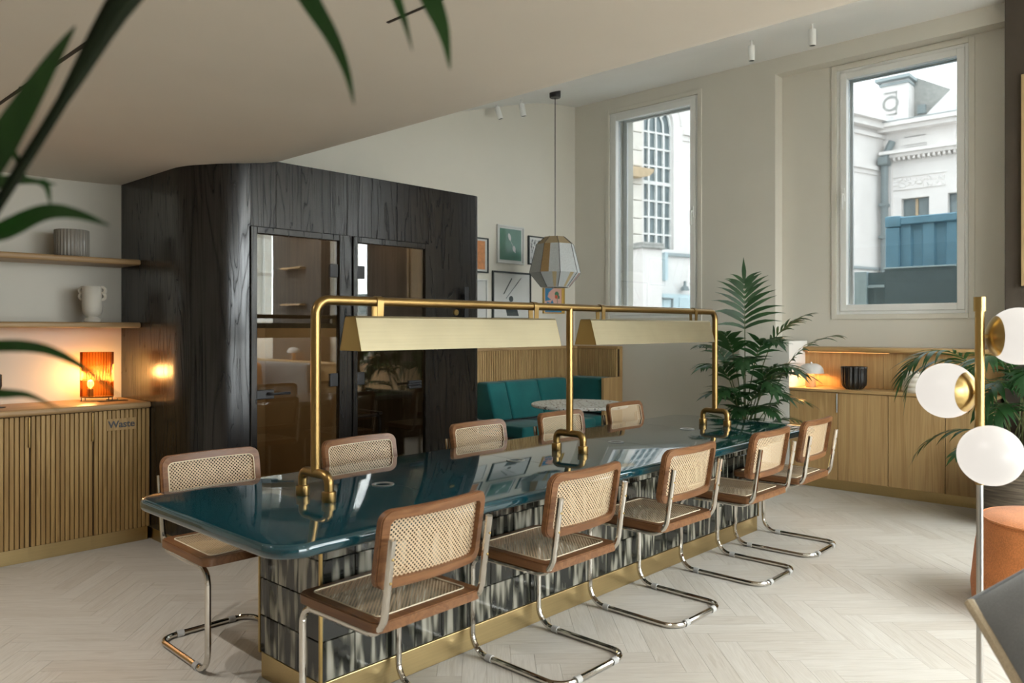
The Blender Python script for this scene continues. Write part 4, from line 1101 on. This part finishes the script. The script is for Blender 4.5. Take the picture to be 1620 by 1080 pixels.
spec = [(VF+pi-.2, 1.53, 1.02, .44, .15, .34), (VF+.9, 1.40, .88, .45, .9, .24), (VF+1.2, 1.36, .70, .55, 1.0, .24), (VF-.8, 1.46, .85, .36, 1.2, .24), (VF+.2, 1.48, .82, .40, 1.5, .26),
        (VF-.3, 1.46, .70, .42, 1.7, .27), (VF+.5, 1.45, .62, .42, 1.6, .27), (VF-1.0, 1.42, .62, .38, 1.4, .25), (VF+1.0, 1.42, .55, .42, 1.5, .25), (VF+.0, 1.42, .52, .42, 1.7, .26), (VF+.6, 1.40, .44, .40, 1.6, .25),
        (VF-.6, 1.40, .46, .38, 1.6, .25), (VF-1.2, 1.32, .40, .34, 1.3, .22), (VF+1.2, 1.30, .36, .38, 1.4, .22), (VF+.3, 1.36, .32, .36, 1.6, .23), (VF-.4, 1.36, .30, .36, 1.6, .23), (VF-1.3, 1.2, .24, .30, 1.3, .18), (VF+1.4, 1.15, .20, .32, 1.2, .18), (VF+2.2, 1.4, .6, .36, 1.5, .23), (VF+pi+.6, 1.45, .75, .36, 1.3, .24), (VF-.1, 1.3, .2, .34, 1.5, .2), (VF+.8, 1.25, .16, .3, 1.4, .18)]
for (az, el, pe, bl_, be, ll) in spec:
    b = (c1[0]+rs.uniform(-.07, .07), c1[1]+rs.uniform(-.07, .07), .34)
    frond(p1, b, az, el, pe, bl_, be, rs, 10, ll*1.1, .0195, .9, clamp=cl1)
p2 = thing('potted_palm', (6.42, 1.10, 0), 'arching palm in a brown ribbed planter behind the globe lamp', 'plant')
pot(p2, 6.42, 1.10, .31, .52, M['wicker'])
for (az, el, pe, bl_, be, ll) in [(VA+pi-.35, 1.30, .72, .62, 2.3, .26), (VA+pi+.05, 1.33, .76, .60, 2.1, .28), (VF-1.1, 1.35, .72, .52, 2.0, .28), (VF+1.3, 1.38, .78, .5, 1.9, .28), (VA+pi+.5, 1.25, .60, .55, 2.2, .25), (VF+.9, 1.35, .70, .5, 2.0, .26), (VF-.5, 1.35, .62, .5, 2.0, .26), (VF, 1.3, .5, .5, 2.0, .26), (VA+pi-.5, .85, .25, .60, 1.6, .22), (VA+.1, 1.2, .45, .6, 1.8, .26), (VA-.7, 1.2, .4, .6, 1.7, .26), (VA-1.5, 1.35, .45, .55, 1.9, .25), (VA-2.3, 1.2, .4, .55, 1.8, .25), (VA-2.8, .7, .2, .5, 1.0, .2), (VA+.9, 1.3, .5, .6, 1.5, .25), (VA-1.1, .9, .25, .5, 1.3, .22)]:
    b = (6.42+rs.uniform(-.1, .1), 1.10+rs.uniform(-.1, .1), .45)
    frond(p2, b, az, el, pe, bl_, be, rs, 15, ll*1.1, .0145, 1.0, clamp=cl2)

# foreground palm standing left of the camera
def dep(px, py, d):
    r = (px-CX)/F*d; return Vector((cos(YAW)*d + sin(YAW)*r, sin(YAW)*d - cos(YAW)*r, CAMH-(py-HY)*d/F))
fp = thing('foreground_palm', (-.02, 1.22, 0), 'out of focus palm whose leaves reach into the upper left', 'plant')
pot(fp, -.02, 1.22, .22, .42, M['cream'])
prad = None
path = [Vector((-.02, 1.22, .38)), Vector((-.02, 1.20, .9)), dep(-70, 430, .80), dep(0, 318, .80), dep(100, 160, .80), dep(205, -25, .80), dep(340, -150, .82), dep(520, -215, .84), dep(740, -225, .86), dep(880, -190, .88)]
fpth = fillet(path, .3, 4)
MB().tube(fpth, [.0058 + .009*max(0, 1-abs((p-dep(205, -25, .80)).length)/.14) for p in fpth], 8).build('frond_stem', M['stemd'], fp, smooth=True)
path2 = [Vector((-.03, 1.22, .38)), Vector((-.05, 1.22, .8)), dep(-120, 640, .85), dep(-60, 560, .85)]
MB().tube(path2, .005, 6).build('frond_stem', M['stem'], fp, smooth=True)
M['leaff'] = mat_leaf('palm_leaf_near', (.006, .022, .006), (.014, .055, .010))
def nearleaf(pts, wpx, d, roll=0):
    P = [dep(x, y, d+dz) for (x, y, dz) in pts]
    # smooth
    Q = []
    for i in range(len(P)-1):
        p0 = P[max(i-1, 0)]; p1_ = P[i]; p2_ = P[i+1]; p3 = P[min(i+2, len(P)-1)]
        for k in range(5):
            t = k/5; Q.append(.5*((2*p1_) + (-p0+p2_)*t + (2*p0-5*p1_+4*p2_-p3)*t*t + (-p0+3*p1_-3*p2_+p3)*t**3))
    Q.append(P[-1]); n = len(Q); cs, ws = [], []
    fw = Vector((cos(YAW), sin(YAW), 0))
    for i in range(n):
        tg = (Q[min(i+1, n-1)]-Q[max(i-1, 0)]).normalized()
        w = tg.cross(fw).normalized(); w = (w + fw*roll).normalized()
        t = i/(n-1)
        ws.append(w*max(.0004, wpx/2/F*d*(1-max(0, (t-.35)/.65))**.85*min(1, .45+2.2*t))); cs.append(Q[i])
    MB().strip(cs, ws).build('leaflet', M['leaff'], fp, smooth=True, fix=False)
nearleaf([(-70, 350, 0), (-20, 262, 0), (40, 165, 0), (85, 92, 0), (120, 40, 0)], 60, .78, .15)
nearleaf([(-50, 385, 0), (10, 362, 0), (70, 336, 0), (120, 338, 0), (174, 357, 0)], 38, .80, .3)
nearleaf([(-70, 560, 0), (0, 547, 0), (70, 552, 0), (130, 580, 0), (190, 628, 0)], 20, .82, .2)
nearleaf([(-70, 615, 0), (0, 622, 0), (45, 625, 0), (95, 648, 0)], 16, .84, .3)
nearleaf([(-50, 300, 0), (0, 288, 0), (40, 285, 0), (90, 292, 0)], 26, .9, .5)
nearleaf([(20, 236, 0), (30, 258, 0), (46, 290, 0)], 9, .8, .2)
nearleaf([(60, 286, 0), (74, 294, 0), (80, 327, 0)], 13, .8, .2)
nearleaf([(395, -160, 0), (450, -70, 0), (490, 0, 0), (525, 58, 0), (548, 112, 0), (560, 165, 0)], 34, .83, .1)
nearleaf([(610, -180, 0), (655, -70, 0), (683, 0, 0), (698, 38, 0), (706, 70, 0), (712, 110, 0)], 36, .85, .1)
nearleaf([(560, -160, 0), (610, -50, 0), (632, 10, 0), (642, 40, 0), (652, 80, 0)], 18, .84, .1)

# ------------------------------------------------------------------ globe floor lamp
fl0 = dep(1550, 519, 2.6); lx, ly = fl0.x, fl0.y
fl = thing('floor_lamp', (lx, ly, 0), 'brass floor lamp with three glowing opal globes at the right edge', 'lamp')
MB().lathe([(0, 0), (.15, 0), (.152, .012), (.02, .02), (0, .02)], 40, (lx, ly, 0)).build('base', M['steel'], fl, smooth=True)
MB().tube([(lx, ly, .01), (lx, ly, .86)], .0105, 14).build('pole_lower', M['steel'], fl, smooth=True)
MB().tube([(lx, ly, .86), (lx, ly, 1.44)], .0145, 16).build('pole', M['brass'], fl, smooth=True)
MB().lathe([(0, 1.436), (.0185, 1.436), (.0185, 1.484), (0, 1.484)], 20, (lx, ly, 0)).build('pole_cap', M['brass'], fl, smooth=True)
for (px, py, d) in ((1497, 617.5, 2.70), (1612, 531.5, 2.58), (1567, 720.5, 2.47)):
    c = dep(px, py, d); r = .0945
    g_ = MB().lathe([(r*sin(pi*q/24), -r*cos(pi*q/24)) for q in range(25)], 40, c).build('globe', M['globe'], fl, smooth=True, ang=80)
    ax = Vector((lx-c.x, ly-c.y, 0)).normalized(); rot = Vector((0, 0, 1)).rotation_difference(ax).to_matrix().to_4x4()
    cm = Matrix.Translation(c) @ rot
    capp = [((r+.002)*sin(R(44)*(1-q/10)), (r+.002)*cos(R(44)*(1-q/10))) for q in range(11)]
    MB().lathe(capp, 40).xf(cm).build('globe_cap', M['brass'], g_, smooth=True, ang=80)
    e_ = Vector((lx, ly, c.z)); MB().tube([c + ax*(r-.002), e_], .0065, 8).build('arm', M['brass'], g_, smooth=True)

# ------------------------------------------------------------------ orange pouf, armchair with cushion, rug
po = (4.60, .66)
pf = thing('pouf', (po[0], po[1], 0), 'round orange boucle pouf at the right edge behind the floor lamp', 'pouf')
MB().lathe([(0, .0), (.33, 0), (.36, .02), (.365, .10), (.345, .30), (.325, .415), (.31, .437)], 56, (po[0], po[1], 0)).build('side', M['orange'], pf, smooth=True)
MB().lathe([(.318, .434), (.300, .446), (.22, .455), (0, .458)], 56, (po[0], po[1], 0)).build('top', M['orange'], pf, smooth=True)
MB().tube([(po[0]+.316*cos(2*pi*k/48), po[1]+.316*sin(2*pi*k/48), .437) for k in range(48)], .006, 6, closed=True).build('piping', M['orange'], pf, smooth=True)

ac = thing('armchair', (2.3, .1, 0), 'charcoal lounge chair with pale wooden legs cut off by the right edge', 'armchair')
for (x, y) in ((1.98, .44), (2.57, .455), (1.98, -.23), (2.66, -.23)):
    MB().lathe([(0, .0095), (.013, .0095), (.021, .36), (0, .36)], 14, (x, y, 0)).build('leg', M['oakl'], ac, smooth=True)
MB().bbox(1.94, 2.74, -.27, .475, .345, .375, .01).build('seat_frame', M['oakx'], ac, smooth=True)
MB().bbox(1.95, 2.62, -.26, .46, .375, .425, .02, 4).build('seat', M['greyfab'], ac, smooth=True)
MB().bbox(2.62, 2.74, -.26, .36, .375, .84, .05, 4).build('backrest', M['greyfab'], ac, smooth=True)
C0 = dep(1533, 951, 1.92); C1 = dep(1790, 800, 2.02); C3 = dep(1690, 1235, 1.62); C2 = C1 + C3 - C0
N_ = (C1-C0).cross(C3-C0).normalized()
if N_.dot(Vector((-cos(YAW), -sin(YAW), 0))) < 0: N_ = -N_
def pill(u, v, s_):
    p = C0*(1-u)*(1-v) + C1*u*(1-v) + C2*u*v + C3*(1-u)*v
    b = (max(0, sin(pi*u))*max(0, sin(pi*v)))**.6*.15
    pin = .03*(sin(pi*u)*(abs(v-.5)*2)**3 + sin(pi*v)*(abs(u-.5)*2)**3)
    ctr = (C0+C2)/2
    return p + (ctr-p)*pin + N_*(s_*b)
NP = 20; vs = [pill(i/NP, j/NP, s_) for s_ in (1, -1) for i in range(NP+1) for j in range(NP+1)]; fs = []
for q in range(2):
    for i in range(NP):
        for j in range(NP):
            a = q*(NP+1)**2 + i*(NP+1)+j; fs.append((a, a+1, a+NP+2, a+NP+1))
cu = MB().add(vs, fs).build('throw_cushion', M['greyfab'], origin=tuple((C0+C2)/2), smooth=True, ang=80)
tag(cu, 'charcoal cushion with beige piped edge propped at the right edge', 'cushion')
M['beige'] = fabric('beige_piping', (.42, .34, .23), 300)
mb = MB()
edge = [pill(0, j/NP, 0) for j in range(NP+1)]
mb.tube(edge, .013, 8); mb.build('piping', M['beige'], cu, smooth=True)
mb = MB(); mb.tube([pill(i/NP, 0, 0) for i in range(NP+1)], .006, 8); mb.build('piping', M['greyfab'], cu, smooth=True)

def mat_rug():
    m = NT('kilim_rug'); tc = m.new('ShaderNodeTexCoord'); sp = m.new('ShaderNodeSeparateXYZ'); m.link(tc.outputs['Object'], sp.inputs[0])
    e = m.math('MAXIMUM', m.math('MULTIPLY', m.math('ABSOLUTE', sp.outputs[0]), 1/.85), m.math('MULTIPLY', m.math('ABSOLUTE', sp.outputs[1]), 1/.8))
    n = m.noise(m.coords('Object'), 200, 2)
    c = m.ramp(e, [(.90, (.55,.50,.42)), (.91, (.45,.10,.06)), (.955, (.45,.10,.06)), (.96, (.58,.53,.45))])
    m.link(m.mix(.2, c, m.ramp(n, [(.3, (.2,.15,.1)), (.7, (.6,.55,.48))])), m.b.inputs['Base Color']); m.b.inputs['Roughness'].default_value = .95; return m.mat
rug = MB().bbox(-.85, .85, -.8, .8, 0, .008, .003, 1).build('rug', mat_rug(), local=True)
rug.location = (2.70, -.36, .001); rug.rotation_euler = (0, 0, R(-4)); tag(rug, 'pale rug with a red border under the lounge chair', 'rug')

# ------------------------------------------------------------------ rest of the room behind the camera (seen in the booth glass)
cb = thing('sideboard', (6.9, -1.1, 0), 'long oak sideboard under the windows behind the viewer, reflected in the booth glass', 'cabinet')
MB().box(6.77, 6.97, -4.5, 1.05, .085, .83).build('body', M['oak'], cb)
MB().bbox(6.74, 6.975, -4.5, 1.05, .83, .856, .004).build('top', M['oaky'], cb)
mushroom(6.86, -.12, .856, 'mushroom lamp reflected in the second booth door', 1.8)
mushroom(6.86, -2.23, .856, 'mushroom lamp reflected in the first booth door', 1.8)
sf = thing('sofa', (6.2, -2.4, 0), 'long grey sofa behind the viewer, seen only as a reflection', 'sofa')
MB().bbox(5.75, 6.55, -3.6, -1.2, .08, .42, .04, 3).build('seat', M['greyfab'], sf, smooth=True)
MB().bbox(6.45, 6.70, -3.6, -1.2, .08, .84, .05, 3).build('backrest', M['greyfab'], sf, smooth=True)
for k, (y, a) in enumerate(((-2.95, 20), (-2.35, -18))):
    q = Matrix.Translation((6.22, y, .70)) @ Matrix.Rotation(R(a), 4, 'X') @ Matrix.Rotation(R(-15), 4, 'Y')
    tag(MB().bbox(-.06, .06, -.2, .2, -.2, .2, .055, 4).xf(q).build('sofa_cushion', M['orange'], origin=(6.36, y, .42), smooth=True), ('orange cushion leaning left on the reflected sofa', 'orange cushion leaning right on the reflected sofa')[k], 'cushion')

# ------------------------------------------------------------------ outside: church, white building, container, hoarding
M['stone'] = plain('pale_limestone', (.72, .68, .62), .85, var=.07, scale=3, bump=.1)
M['stucco'] = plain('white_stucco', (.80, .765, .74), .85, var=.04, scale=1.5)
M['warmstone'] = plain('ochre_stone', (.52, .40, .26), .85, var=.15, scale=8)
M['greystone'] = plain('weathered_coping', (.36, .36, .34), .9, var=.2, scale=8)
M['pane'] = plain('dark_window_pane', (.16, .20, .21), .12, var=.25, scale=2)
M['bars'] = plain('white_glazing_bar', (.78, .78, .76), .6)
M['blue'] = plain('container_blue', (.16, .32, .42), .5, var=.08)
M['palebl'] = plain('pale_blue_panel', (.50, .62, .66), .5, var=.04)
M['hoard'] = plain('grey_blue_hoarding', (.17, .23, .25), .7, var=.12, scale=20)
M['lead'] = plain('lead_grey', (.33, .38, .39), .6, var=.1)
M['pipe'] = plain('cast_iron_grey', (.20, .235, .24), .5)
M['ground'] = plain('paving', (.35, .34, .32), .9, var=.1, scale=1)
gr = MB().box(7.65, 90, -70, 90, -.3, 0).add([], []).build('ground_outside', M['ground']); struct(gr)
struct(MB().box(-60, 7.65, -70, YF-.3, -.3, 0).build('ground_front', M['ground']))
SC = 2.2
def fz(z): return CAMH + SC*(z-CAMH)
_cl = Matrix.Rotation(-atan2(-.247, .969), 4, 'Z') @ Vector((-SC*10.29, -SC*6.57, 0))   # the camera in the facade's own axes
def ray(u, y): return _cl.x + (u*SC-_cl.x)*(1 - y/_cl.y)
def rayz(z, y): return CAMH + SC*(z-CAMH)*(1 - y/_cl.y)
ang = atan2(-.247, .969)
ch = thing('church', (SC*10.29, SC*6.57, 0), 'pale stone church facade with tall arched window seen through the left window', 'building', rz=ang)
def fp_(name, mat, fn, parent=ch, **k):
    mb = MB(); fn(mb); return mb.build(name, mat, parent, local=True, **k)
U = lambda u: u*SC
wl, wr, wb, wsp = U(-.27), U(.35), fz(2.60), fz(4.55)        # window opening: left, right, bottom, spring line
wc = (wl+wr)/2; wrad = (wr-wl)/2
def arch_wall(mb):
    y0, y1 = 0, .5
    mb.box(U(-14), wl, y0, y1, 0, fz(5.05)); mb.box(wr, U(5.95), y0, y1, 0, fz(5.05)); mb.box(wl, wr, y0, y1, 0, wb)
    n = 20; arc = [(wc-wrad*cos(pi*k/n), wsp+wrad*sin(pi*k/n)) for k in range(n+1)]
    poly = arc + [(wr, fz(5.05)), (wl, fz(5.05))]
    for k in range(n):
        x0, z0 = arc[k]; x1, z1 = arc[k+1]
        mb.add([(x0, y0, z0), (x1, y0, z1), (x1, y0, fz(5.05)), (x0, y0, fz(5.05)), (x0, y1, z0), (x1, y1, z1), (x1, y1, fz(5.05)), (x0, y1, fz(5.05))], [(0,1,2,3), (4,5,6,7), (0,1,5,4)])
fp_('wall', M['stucco'], arch_wall, fix=False)
# panes and bars
cols = [wl + (wr-wl)*k/4 for k in range(5)]
rows = [2.60, 2.83, 3.09, 3.34, 3.62, 3.88, 4.15, 4.40]
for i in range(4):
    for j in range(len(rows)-1):
        fp_('pane', M['pane'], lambda mb: mb.box(cols[i]+.03, cols[i+1]-.03, .20, .22, fz(rows[j])+.03, fz(rows[j+1])-.03))
fp_('arch_pane', M['pane'], lambda mb: mb.prism([(wl, fz(4.40)), (wr, fz(4.40))] + [(wc+wrad*cos(pi*k/16), wsp+wrad*sin(pi*k/16)) for k in range(17)], 'y', .21, .23))
def bars(mb):
    for c in cols: mb.box(c-.035, c+.035, .12, .20, fz(2.60), wsp if c in (cols[0], cols[4]) else fz(4.42))
    for z in rows: mb.box(wl, wr, .13, .20, fz(z)-(.06 if z == 3.62 else .03), fz(z)+(.06 if z == 3.62 else .03))
fp_('glazing_bars', M['bars'], bars)
def arcs(mb):
    mb.tube([(wc+(wrad-.03)*cos(pi*k/16), .16, wsp+(wrad-.03)*sin(pi*k/16)) for k in range(17)], .05, 6)
    q = wrad*.5
    mb.tube([(wc-q, .16, fz(4.40)), (wc-q*.95, .16, wsp+.05), (wc-q*.5, .16, wsp+q*.9), (wc, .16, wsp+q*1.25), (wc+q*.5, .16, wsp+q*.9), (wc+q*.95, .16, wsp+.05), (wc+q, .16, fz(4.40))], .035, 6)
    mb.tube([(wc, .16, fz(4.40)), (wc, .16, wsp+q*1.25)], .03, 6); mb.tube([(wc+q*.7, .16, wsp+q*.7), (wc+wrad*.75, .16, wsp+wrad*.65)], .03, 6); mb.tube([(wc-q*.7, .16, wsp+q*.7), (wc-wrad*.75, .16, wsp+wrad*.65)], .03, 6)
fp_('arch_tracery', M['bars'], arcs)
fp_('window_sill', M['bars'], lambda mb: mb.box(wl-.1, wr+.12, -.06, .2, fz(2.60)-.12, fz(2.60)))
fp_('hood_mould', M['stucco'], lambda mb: mb.tube([(wc+(wrad+.35)*cos(pi*k/18), -.02, wsp+(wrad+.35)*sin(pi*k/18)) for k in range(19)], .05, 6), smooth=True)
fp_('string_course', M['stucco'], lambda mb: (mb.box(wr+.42, U(5.95), -.10, 0, fz(4.42), fz(4.50)), mb.box(wr+.42, U(5.95), -.05, 0, fz(4.33), fz(4.36))))
fp_('plinth_ledge', M['lead'], lambda mb: mb.box(U(.12), U(5.95), -.10, 0, fz(2.50), fz(2.55)))
# stone pier of blocks in front of the window's left jamb
zz = 0.0; k = 0
while zz < fz(4.95):
    hgt = .60 if k % 2 else .52
    fp_('stone_block', M['stone'], lambda mb: mb.bbox(U(-.75), ray(-.29, -.2), -.2, 0, zz, zz+hgt-.02, .02, 1)); zz += hgt; k += 1
fp_('corbel', M['warmstone'], lambda mb: mb.prism([(ray(a, -.5), rayz(b, -.5)) for a, b in ((-.5, 3.82), (-.05, 3.82), (-.07, 3.77), (-.14, 3.71), (-.30, 3.67), (-.5, 3.67))], 'y', -.5, -.2))
fp_('cornice', M['stucco'], lambda mb: (mb.box(U(4.2), U(5.98), -.55, .5, fz(5.32), fz(5.43)), mb.box(U(4.2), U(5.98), -.35, .5, fz(5.20), fz(5.32)), mb.box(U(-14), U(5.98), -.12, .5, fz(5.05), fz(5.12))))
fp_('attic', M['stucco'], lambda mb: mb.box(U(-14), U(5.98), .0, .5, fz(5.05), fz(5.40)))
fp_('drainpipe', M['palebl'], lambda mb: mb.box(U(.11), U(.17), -.14, 0, fz(2.12), fz(2.55)))
# gate pier with weathered cap and pale blue shed
gp = thing('gate_pier', (SC*10.29, SC*6.57, 0), 'white rendered gate pier with weathered stone cap outside the left window', 'pier', rz=ang)
MB().box(ray(-.29, -1.6), ray(.10, -1.6), -1.6, -.9, 0, rayz(2.60, -1.6)).build('shaft', M['stucco'], gp, local=True)
MB().bbox(ray(-.29, -1.7), ray(.18, -1.7), -1.7, -.8, rayz(2.60, -1.7), rayz(2.645, -1.7), .02, 1).build('cap', M['greystone'], gp, local=True)
MB().bbox(ray(-.27, -1.65), ray(.16, -1.65), -1.65, -.85, rayz(2.645, -1.7), rayz(2.70, -1.7), .02, 1).build('cap', M['greystone'], gp, local=True)
sd_ = thing('garden_shed', (SC*10.29, SC*6.57, 0), 'pale blue panelled shed below the church wall outside', 'shed', rz=ang)
MB().box(ray(.08, -1.3), ray(1.3, -1.3), -1.3, -.3, 0, rayz(1.915, -1.3)).build('body', M['palebl'], sd_, local=True)
for (a, b) in ((.12, .37), (.46, .78), (.83, 1.1)):
    MB().bbox(ray(a, -1.3), ray(b, -1.3), -1.33, -1.29, rayz(1.45, -1.3), rayz(1.87, -1.3), .01, 1).build('panel', M['palebl'], sd_, local=True)
MB().tube([(ray(.11, -1.36), -1.36, rayz(1.84, -1.36)), (ray(.33, -1.36), -1.36, rayz(1.84, -1.36)), (ray(.31, -1.36), -1.36, rayz(1.5, -1.36))], .035, 6).build('rail', M['pipe'], sd_, local=True)
wlmp = MB().lathe([(0, 0), (.16, 0), (.12, .12), (.05, .16), (.05, .30), (0, .34)], 12).build('wall_light', M['pipe'], ch, local=True, smooth=True)
wlmp.location = (U(.50), -.2, fz(1.97))

XRr = SC*16.05; Yc = SC*5.10
wb_ = thing('white_building', (XRr, SC*3, 0), 'white classical building with cornices seen through the right window', 'building')
D = lambda y: SC*y
def wp_(name, mat, *boxes, **k):
    mb = MB()
    for b in boxes: mb.box(*b)
    return mb.build(name, mat, wb_, **k)
W2 = [(D(4.29), D(4.775), fz(3.42), fz(3.86)), (D(3.50), D(3.975), fz(3.42), fz(3.88)), (D(2.7), D(3.2), fz(3.42), fz(3.88))]
mb = MB(); cells(mb, 'x', XRr, XRr+1, D(-3), Yc, 0, fz(5.25), W2); mb.build('wall', M['stucco'], wb_)
for o in W2:
    f = wp_('window', M['pane'], (XRr+.3, XRr+.34, *o))
    m_ = (o[0]+o[1])/2
    MB().box(XRr+.24, XRr+.30, m_-.05, m_+.05, o[2], o[3]).box(XRr+.24, XRr+.30, o[0], o[1], o[2]-.0, o[2]+.08).build('mullion', M['warmstone'], f)
wp_('cornice_upper', M['stucco'], (XRr-.7, XRr+1, D(-3), Yc+.2, fz(5.22), fz(5.30)), (XRr-.5, XRr+1, D(-3), Yc+.1, fz(5.14), fz(5.22)))
wp_('cornice_top_lead', M['lead'], (XRr-.72, XRr+1, D(-3), Yc+.2, fz(5.30), fz(5.315)))
wp_('cornice_lower', M['stucco'], (XRr-.6, XRr, D(-3), Yc, fz(4.70), fz(4.76)), (XRr-.4, XRr, D(-3), Yc, fz(4.64), fz(4.70)))
mb = MB(); y = D(3.2)
while y < D(4.95): mb.box(XRr-.34, XRr, y, y+.09, fz(4.585), fz(4.64)); y += .19
o = mb.build('dentils', M['stucco'], wb_); o['kind'] = 'stuff'
wp_('sunk_panel', M['greystone'], (XRr-.03, XRr, D(4.35), D(4.72), fz(5.02), fz(5.035)), (XRr-.03, XRr, D(4.33), D(4.73), fz(4.87), fz(4.878)), (XRr-.03, XRr, D(4.33), D(4.70), fz(4.83), fz(4.836)))
mb = MB(); rq = random.Random(3)
for k in range(70):
    cy, cz, r_ = D(rq.uniform(4.03, 5.08)), fz(rq.uniform(4.07, 4.25)), rq.uniform(.04, .11)
    mb.lathe([(0, .05), (r_*.7, .04), (r_, 0)], 7)
    mb.v[-21:] = [(XRr-p[2], cy+p[0], cz+p[1]) for p in mb.v[-21:]]
o = mb.build('carved_frieze', M['stucco'], wb_); o['kind'] = 'stuff'
wp_('frieze_moulding', M['stucco'], (XRr-.06, XRr, D(4.0), D(5.1), fz(4.275), fz(4.295)), (XRr-.06, XRr, D(4.0), D(5.1), fz(4.03), fz(4.045)))
wp_('pilaster', M['stucco'], (XRr-.15, XRr, D(4.93), D(5.10), 0, fz(4.6)), (XRr-.15, XRr, D(4.0), D(4.04), 0, fz(3.2)))
wp_('attic_tower', M['stucco'], (XRr+.2, XRr+1.4, D(4.68), D(5.17), fz(5.25), fz(6.18)))
wp_('tower_cornice', M['lead'], (XRr-.1, XRr+1.6, D(4.62), D(5.25), fz(6.18), fz(6.24)), (XRr+.1, XRr+1.4, D(4.66), D(5.2), fz(6.10), fz(6.14)))
wp_('tower_panel', M['greystone'], (XRr+.15, XRr+.2, D(4.88), D(5.12), fz(5.95), fz(5.97)), (XRr+.15, XRr+.2, D(4.88), D(5.14), fz(5.53), fz(5.55)), (XRr+.15, XRr+.2, D(4.885), D(4.90), fz(5.53), fz(5.97)))
MB().lathe([(.25, 0), (.33, .03), (.25, .06)], 20).xf(Matrix.Translation((XRr+.2, D(5.0), fz(5.75))) @ Matrix.Rotation(R(-90), 4, 'Y')).build('tower_roundel', M['greystone'], wb_, smooth=True)
MB().prism([(D(4.70), fz(6.30)), (D(3.97), fz(5.88)), (D(4.53), fz(5.45)), (D(4.70), fz(5.40))], 'x', XRr+1.0, XRr+1.4).build('gable_flank', M['greystone'], wb_)
MB().prism([(D(4.60), fz(5.30)), (D(3.97), fz(5.88)), (D(3.2), fz(5.30))], 'x', XRr+.6, XRr+1.0).build('gable_front', M['stucco'], wb_)
wp_('chimney_cowl', M['pipe'], (XRr+.5, XRr+.7, D(4.42), D(4.56), fz(5.50), fz(5.66)))
dp = MB().tube([(XRr-.45, D(5.02), fz(4.55)), (XRr-.45, D(5.02), 0)], .15, 10).build('drainpipe', M['pipe'], wb_, smooth=True)
MB().bbox(XRr-.75, XRr-.15, D(4.93), D(5.11), fz(4.50), fz(4.66), .05, 1).build('hopper', M['pipe'], wb_)
MB().tube([(XRr-.45, D(5.02), fz(4.66)), (XRr-.2, D(4.92), fz(4.96))], .16, 8).build('rainwater_offset', M['pipe'], wb_, smooth=True)
for z in (3.72, 3.1): MB().box(XRr-.65, XRr-.1, D(4.96), D(5.10), fz(z), fz(z)+.12).build('pipe_bracket', M['pipe'], wb_)

ct = thing('shipping_container', (9.5, .5, 0), 'blue corrugated shipping container outside the right window', 'container')
cy1 = 3.0
mb = MB(); y = cy1-.15; prof = []
while y > -3:
    prof += [(9.535, y), (9.535, y-.11), (9.57, y-.13), (9.57, y-.22), (9.535, y-.24)]; y -= .24
poly = [(a, b) for a, b in prof] + [(9.75, y), (9.75, cy1-.15)]
MB().prism(poly, 'z', .2, 2.56).build('corrugated_side', M['blue'], ct)
MB().bbox(9.50, 9.68, cy1-.15, cy1, .1, 2.53, .01, 1).build('corner_post', M['blue'], ct)
MB().bbox(9.505, 9.62, -3, cy1-.15, 2.555, 2.645, .01, 1).build('top_rail', M['blue'], ct)
MB().box(9.51, 9.62, -3, cy1-.1, .1, .25).build('bottom_rail', M['blue'], ct)
MB().box(9.56, 11.9, -3, cy1-.02, 2.58, 2.63).build('roof', M['blue'], ct)
MB().box(9.65, 11.9, cy1-.06, cy1-.02, .1, 2.6).build('end_wall', M['blue'], ct)
cc = MB().bbox(9.49, 9.69, cy1-.165, cy1+.005, 2.535, 2.662, .015, 2).build('corner_casting', M['blue'], ct, smooth=True)
MB().lathe([(0, 0), (.036, 0), (.036, .004)], 16, (0,0,0), 1.3, .85).xf(Matrix.Translation((9.492, cy1-.08, 2.60)) @ Matrix.Rotation(R(-90), 4, 'Y')).build('casting_hole', M['warmstone'], cc)
hf = thing('hoarding', (8.5, 1.0, 0), 'low grey site hoarding in front of the blue container', 'fence')
for k in range(5):
    y1 = 2.69-1.1*k
    MB().bbox(8.5, 8.53, y1-1.098, y1, .02, 1.985, .004, 1).build('board', M['hoard'], hf)
MB().bbox(8.49, 8.54, -2.8, 2.70, 1.985, 2.003, .003, 1).build('top_rail', M['palebl'], hf)
MB().bbox(8.47, 8.56, 2.86, 2.985, 0, 1.97, .004, 1).build('post', M['palebl'], hf)
MB().box(8.52, 8.54, 2.69, 2.87, .02, 1.96).build('mesh_infill', M['hoard'], hf)
MB().box(8.49, 8.51, 2.69, 2.87, 1.80, 1.83).build('rail', M['palebl'], hf)
